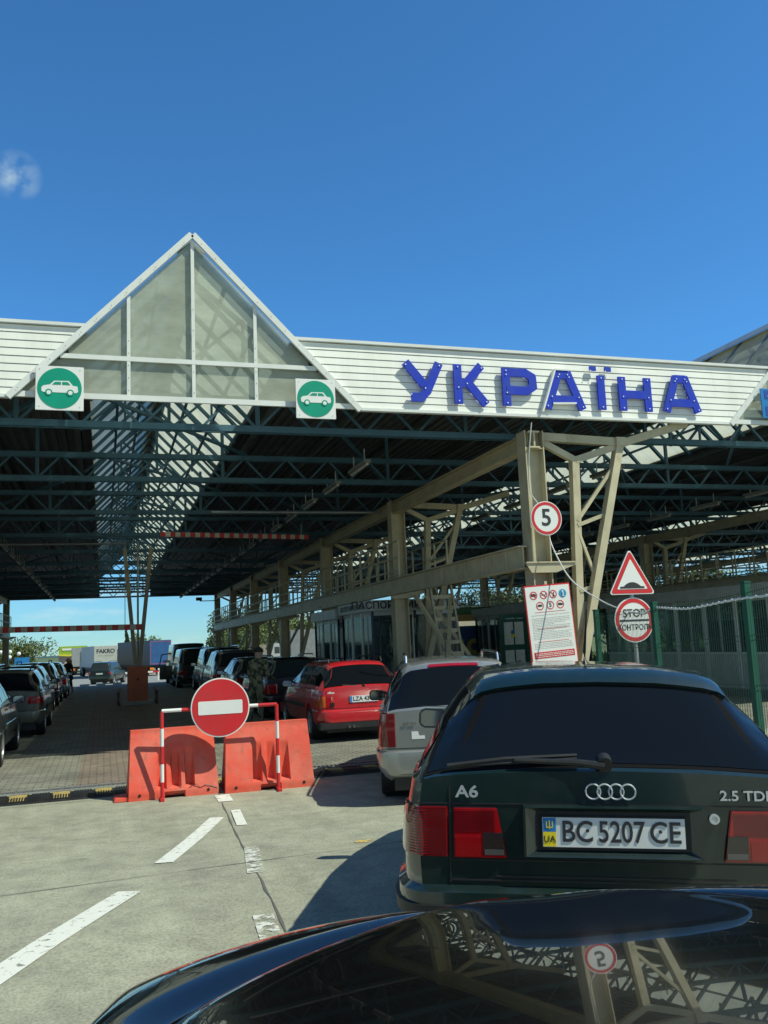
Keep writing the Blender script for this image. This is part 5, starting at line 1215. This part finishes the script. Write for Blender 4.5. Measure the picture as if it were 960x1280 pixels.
b = MB(); b.box(.2, .27, -.12, .2, .72, 1.0); b.tube([(.235, -.08, 1.0), (.2, 0, 1.38), (.235, .16, 1.0)], .01, 6); b.build('handbag', BLK, wo_, bev=.015)
# ------------------------------------------------------------------ trucks behind
def truck(label, x, y, rz, col, rearcol, L=13.2, Hh=3.55, txt=None, band=None, frame=None, z=None):
    z = g(y) if z is None else z
    t = thing('truck_trailer', label, 'truck', (x, y, z), -rad(rz), 'trucks parked beyond the canopy')
    b = MB(); b.box(-1.25, 1.25, .0, L, 1.15, Hh); o = b.build('trailer_box', col, t, bev=.03)
    b = MB(); b.box(-1.22, 1.22, -.03, -.001, 1.18, Hh-.03); b.build('rear_doors', rearcol, t)
    if band: b = MB(); b.box(-1.2, 1.2, -.045, -.031, 1.2, 1.75); b.build('coloured_band', band, t)
    if frame:
        b = MB()
        for a in (((-1.12, 1.3), (1.12, 1.3)), ((1.12, 1.3), (1.12, Hh-.15)), ((1.12, Hh-.15), (-1.12, Hh-.15)), ((-1.12, Hh-.15), (-1.12, 1.3))): b.bar((a[0][0], -.04, a[0][1]), (a[1][0], -.04, a[1][1]), .05, .02, (0, 1, 0))
        b.build('red_outline', frame, t)
    if txt: text('lettering', txt, .62, (0, -.04, Hh-.62), SBLACK, t, bold=.02)
    if txt: text('lettering', 'OKNA DACHOWE', .2, (0, -.04, Hh-1.1), mat('print_grey2', (.3, .32, .3), .6), t)
    b = MB(); b.box(-1.0, 1.0, .2, L-.2, .85, 1.14); b.box(-1.2, 1.2, .0, .12, .45, .62); b.build('chassis', DARK, t)
    b = MB()
    for s in (-1, 1): b.box(min(s*.75, s*1.18), max(s*.75, s*1.18), -.04, -.001, .66, .92)
    b.build('tail_light', AMB, t)
    b = MB(); b.box(-.3, .3, -.04, -.001, .62, .8); b.build('number_plate', PWHITE, t)
    for s in (-1, 1):
        for yy in (1.7, 3.0, 4.3): wheel(t, s*1.05, yy, .5, .32, 6)
        b = MB(); b.box(s*.8-.25, s*.8+.25, .9, .93, .25, .85); b.build('mud_flap', DARK, t)
    # tractor
    b = MB(); b.prism([(L+.4, .6), (L+2.6, .6), (L+2.65, 1.6), (L+2.45, 3.0), (L+.5, 3.15), (L+.4, 3.0)], lambda a, c: (-1.2, a, c), lambda a, c: (1.2, a, c)); b.build('cab', rearcol, t, bev=.05)
    b = MB(); b.box(-1.21, 1.21, L+1.3, L+2.2, 1.75, 2.6); b.build('cab_window', TINT2, t)
    for s in (-1, 1):
        for yy in (L-.6, L+1.9): wheel(t, s*1.05, yy, .5, .32, 6)
    return t
TWH = mat('trailer_white', (.55, .57, .54), .6); TGR = mat('trailer_grey', (.30, .32, .33), .6); TBLU = mat('trailer_blue', (.015, .085, .24), .6, var=.18, vs=1.2); TSL = mat('trailer_slate', (.07, .09, .11), .6)
truck('white-grey trailer with FAKRO lettering and a green band behind the teal off-road car', .17, 104.8, -7, TWH, mat('trailer_pale', (.42, .44, .40), .6), txt='FAKRO', band=mat('trailer_green', (.02, .20, .12), .6))
truck('trailer with blue tarpaulin rear and grey side left of the pale trees', 6.0, 103, -14, TSL, TBLU, Hh=3.9, frame=mat('outline_red', (.4, .08, .12), .6))
truck('narrow beige trailer half hidden behind the blue one', 3.3, 128, 0, TWH, mat('trailer_beige', (.36, .31, .22), .6), Hh=4.1)
truck('grey trailer farthest left beside the billboard', -3.0, 130, 0, TGR, TGR, Hh=3.7)
truck('long pale grey trailer seen between the far columns right of the tall trees', 16.5, 82, 100, TGR, TGR, L=13, Hh=3.9)
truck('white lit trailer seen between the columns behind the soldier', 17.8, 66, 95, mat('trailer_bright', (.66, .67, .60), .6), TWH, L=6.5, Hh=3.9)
truck('cream trailer with a red top edge behind the passport booth', 23, 70, 95, mat('trailer_cream', (.55, .52, .42), .6), mat('cab_red', (.35, .03, .03), .5), L=10, Hh=3.7)
truck('low dark container truck right of the blue trailer', 12.5, 112, 60, mat('container_brown', (.22, .19, .17), .7), TGR, L=8, Hh=3.0)
# far barrier rail, kerb stones, billboard, street lamps
t = thing('striped_rail', 'low red and white striped rail at the canopy exit behind the orange machine', 'rail', (1.0, 79.5, g(79.5)))
b = MB()
for i in range(14): b.mi(i % 2); b.bar((i*.5, 0, .75), (i*.5+.5, 0, .75), .08, .16)
b.build('rail_bar', [SRED, SWHITE], t)
b = MB()
for i in range(5): b.box(i*1.7, i*1.7+.12, -.06, .06, 0, .7)
b.build('rail_post', SWHITE, t)
b = MB()
for i in range(5): b.box(-3.8+i*1.1, -3.2+i*1.1, 66.4, 66.7, g(66.5), g(66.5)+.14)
tag(b.build('kerb_blocks', SWHITE), kind='structure')
t = thing('billboard', 'bright green and yellow billboard with pale blobs in the distance above the left queue', 'billboard', (-6.8, 150, g(150)), .05)
b = MB(); b.box(0, 4.3, 0, .15, .9, 4.2); b.build('board_panel', mat('board_green', (.30, .45, .03), .6), t)
b = MB(); b.xz([(0.05, .95), (4.25, .95), (4.25, 2.6), (3.0, 2.9), (1.6, 2.55), (.05, 2.7)], -.04, -.002); b.build('picture_area', mat('board_dark', (.10, .09, .10), .6), t)
b = MB(); b.xz([(0.05, 2.76), (1.6, 2.62), (3.0, 2.97), (4.25, 2.68), (4.25, 3.1), (3.0, 3.3), (1.6, 2.9), (.05, 3.0)], -.06, -.003); b.build('yellow_swoosh', mat('board_yellow', (.7, .62, .05), .6), t)
b = MB()
for x, z, r in ((1.2, 1.5, .35), (1.7, 1.2, .4), (2.9, 1.7, .45), (3.3, 1.4, .4), (2.4, 1.2, .3), (.7, 1.2, .3)): b.disc(x, -.09-.01*x, -.042, z, r, 14)
b.build('picture_blobs', mat('board_pink', (.55, .42, .36), .6), t)
b = MB(); b.bar((.5, -.05, 3.72), (3.9, -.05, 3.72), .05, .32); b.build('headline_band', SWHITE, t)
b = MB()
for x in (.7, 3.5): b.box(x, x+.2, .16, .3, -.2, 3)
b.build('board_leg', GALV, t)
t = thing('street_lamp', 'street lamp with four white globes against the trees above the left queue', 'lamp', (-10.2, 110, g(110)))
b = MB(); b.tube([(0, 0, 0), (0, 0, 2.9)], .06, 8); b.tube([(-.9, 0, 3.2), (-.4, 0, 2.6), (0, 0, 2.5), (.4, 0, 2.5), (.9, 0, 3.0)], .03, 6); b.build('pole', DARK, t)
for x, z in ((-.95, 3.35), (.95, 3.1), (0, 3.35), (-.02, 2.75)): b = MB(); dome(b, (x, 0, z), .22, .22, .22, -1.5, 14, 10); b.build('globe', SWHITE, t, smooth=True)
t = thing('direction_sign', 'small blue road sign above the roofs of the left queue', 'sign', (-7.4, 84, g(84))); b = MB(); b.box(0, 1.2, 0, .06, 1.9, 2.5); b.build('sign_plate', SBLUE, t); b = MB(); b.bar((.6, .05, 0), (.6, .05, 2), .08); b.build('post', GALV, t)
b = MB(); b.box(-30, -5.3, 92, 92.4, g(92), g(92)+1.6); tag(b.build('boundary_wall', mat('wine_wall', (.17, .025, .035), .7)), 'long low dark red wall beyond the left queue', 'wall')
# ------------------------------------------------------------------ vegetation
def leafmat(n, c): 
    m = mat(n, c, .7, var=.55, vs=1.1); return m
LM = [leafmat('foliage_mid', (.075, .115, .030)), leafmat('foliage_light', (.115, .15, .045)), leafmat('foliage_dark', (.035, .065, .02))]
BARK = mat('bark', (.10, .08, .06), .9, var=.3)
def tree(label, x, y, h, w, seed, lm, name='tree', n=2600, col=False, group='trees beyond the border yard', leaf=.36):
    z = g(y) if y < 1500 else 0; t = thing(name, label, 'tree', (x, y, z), 0, group); rr = random.Random(seed)
    b = MB(); b.tube([(0, 0, -.2), (.03*h*.3, 0, h*.3), (0, .05, h*.75)], [h*.035, h*.025, h*.008], 8)
    cl = []
    for i in range(9 if not col else 5):
        a = rr.uniform(0, 6.28); q = rr.uniform(.3, .8); zc = h*(rr.uniform(.45, .85) if not col else rr.uniform(.3, .8)); r = w*.5*(q if not col else .3)
        p = Vector((r*math.cos(a), r*math.sin(a), zc)); cl.append(p); b.tube([(0, 0, h*.28), p*.6+Vector((0, 0, h*.1)), p], [h*.014, h*.008, h*.004], 5)
    b.build('trunk', BARK, t)
    vs = []; fs = []; cs = [(Vector((rr.gauss(0, .27)*w if not col else rr.gauss(0, .10)*w, rr.gauss(0, .27)*w if not col else rr.gauss(0, .1)*w, h*(rr.uniform(.28, .93)))), rr.uniform(.16, .30)*w*(1 if not col else .55)) for _ in range(26)]
    cs += [(p, w*.2) for p in cl]
    for i in range(int(n*3.6)):
        c, r = rr.choice(cs); d = Vector((rr.gauss(0, 1), rr.gauss(0, 1), rr.gauss(0, .8))); d = d.normalized()*r*(rr.random()**.45)
        p = c+d; taper = 1 if not col else max(.1, 1.15-p.z/h); p.x *= taper; p.y *= taper
        if p.z < h*.16: p.z = h*.16+rr.random()*.3
        a = Vector((rr.gauss(0, 1), rr.gauss(0, 1), rr.gauss(0, 1))).normalized(); u = a.orthogonal().normalized(); v = a.cross(u); s = leaf*rr.uniform(.5, 1.2)
        o = len(vs); vs += [p-u*s*.5, p+v*s*.28, p+u*s*.5, p-v*s*.28]; fs.append((o, o+1, o+2, o+3))
    b = MB(); b.add(vs, fs); b.build('crown', lm, t); return t
TR = [('broad pale green tree right of the blue trailer, tallest of the group', 18.6, 118, 7.2, 8.5, 1, LM[1], 4200), ('lower leafy tree at the left foot of the tall pale trees', 14.2, 112, 4.8, 5, 2, LM[0], 2200), ('leafy tree seen between the far columns', 25, 122, 6.6, 7, 3, LM[1], 2600),
      ('bushy tree behind the white globes of the street lamp', -11.3, 130, 4.6, 7, 4, LM[1], 2600), ('low wide tree left of the street lamp', -16.5, 140, 3.6, 6, 5, LM[0], 1800), ('leafy tree behind the long grey trailer', 33, 128, 7, 8, 6, LM[1], 2400),
      ('small tree behind the FAKRO trailer at its right edge', 5.4, 140, 5.2, 4, 7, LM[1], 1500), ('dark round tree beyond the braces, above the blue banner', 31, 72, 5.2, 5, 8, LM[2], 2200), ('bright bushy tree right of the ladder', 29, 80, 6, 6.5, 9, LM[1], 2600),
      ('leafy tree between the braces and the notice board', 37, 78, 7, 7, 10, LM[0], 2600), ('green tree behind the grey booth near the stop sign', 34, 55, 6, 6, 11, LM[1], 2600), ('bushy tree beyond the far right booth', 43, 58, 6.5, 7, 12, LM[0], 2400), ('tree farthest right beyond the fence', 52, 62, 7, 8, 13, LM[2], 2200)]
for l, x, y, h, w, s, m, n in TR: tree(l, x, y, h, w, s, m, n=n)
tree('narrow dark cypress-like tree rising right of the FAKRO trailer', 3.1, 135, 6.3, 2.6, 20, LM[2], 'conifer_tree', 1500, True)
b = MB(); rr = random.Random(9)
for i in range(6000):
    x = rr.uniform(26, 62); y = rr.uniform(40, 100); s = rr.uniform(.15, .5); a = rr.uniform(0, 3.14); b.add([(x-.12*math.cos(a), y-.12*math.sin(a), g(y)-.05), (x+.12*math.cos(a), y+.12*math.sin(a), g(y)-.05), (x+rr.uniform(-.1, .1), y, g(y)+s*1.3)], [(0, 1, 2)])
tag(b.build('tall_grass', LM[1]), 'tall sunlit grass beyond the right side of the yard', 'grass', kind='stuff')
# far hills
b = MB(); n = 90; vs = []
for i in range(n+1):
    a = -1.2+2.4*i/n; R_ = 3600; hh = 4+10*noise.noise(Vector((a*4, 0, 0)))+6*noise.noise(Vector((a*13, 1, 0))); x = R_*math.sin(a); y = R_*math.cos(a)
    vs += [(x, y, -30), (x*.96, y*.96, max(-8, hh-14)), (x, y, hh-3), (x*1.08, y*1.08, -30)]
b.add(vs, [(4*i+k, 4*i+k+1, 4*i+k+5, 4*i+k+4) for i in range(n) for k in range(3)]); tag(b.build('hills', mat('far_hill', (.06, .10, .12), .9, var=.2, vs=.004), smooth=True), kind='structure')
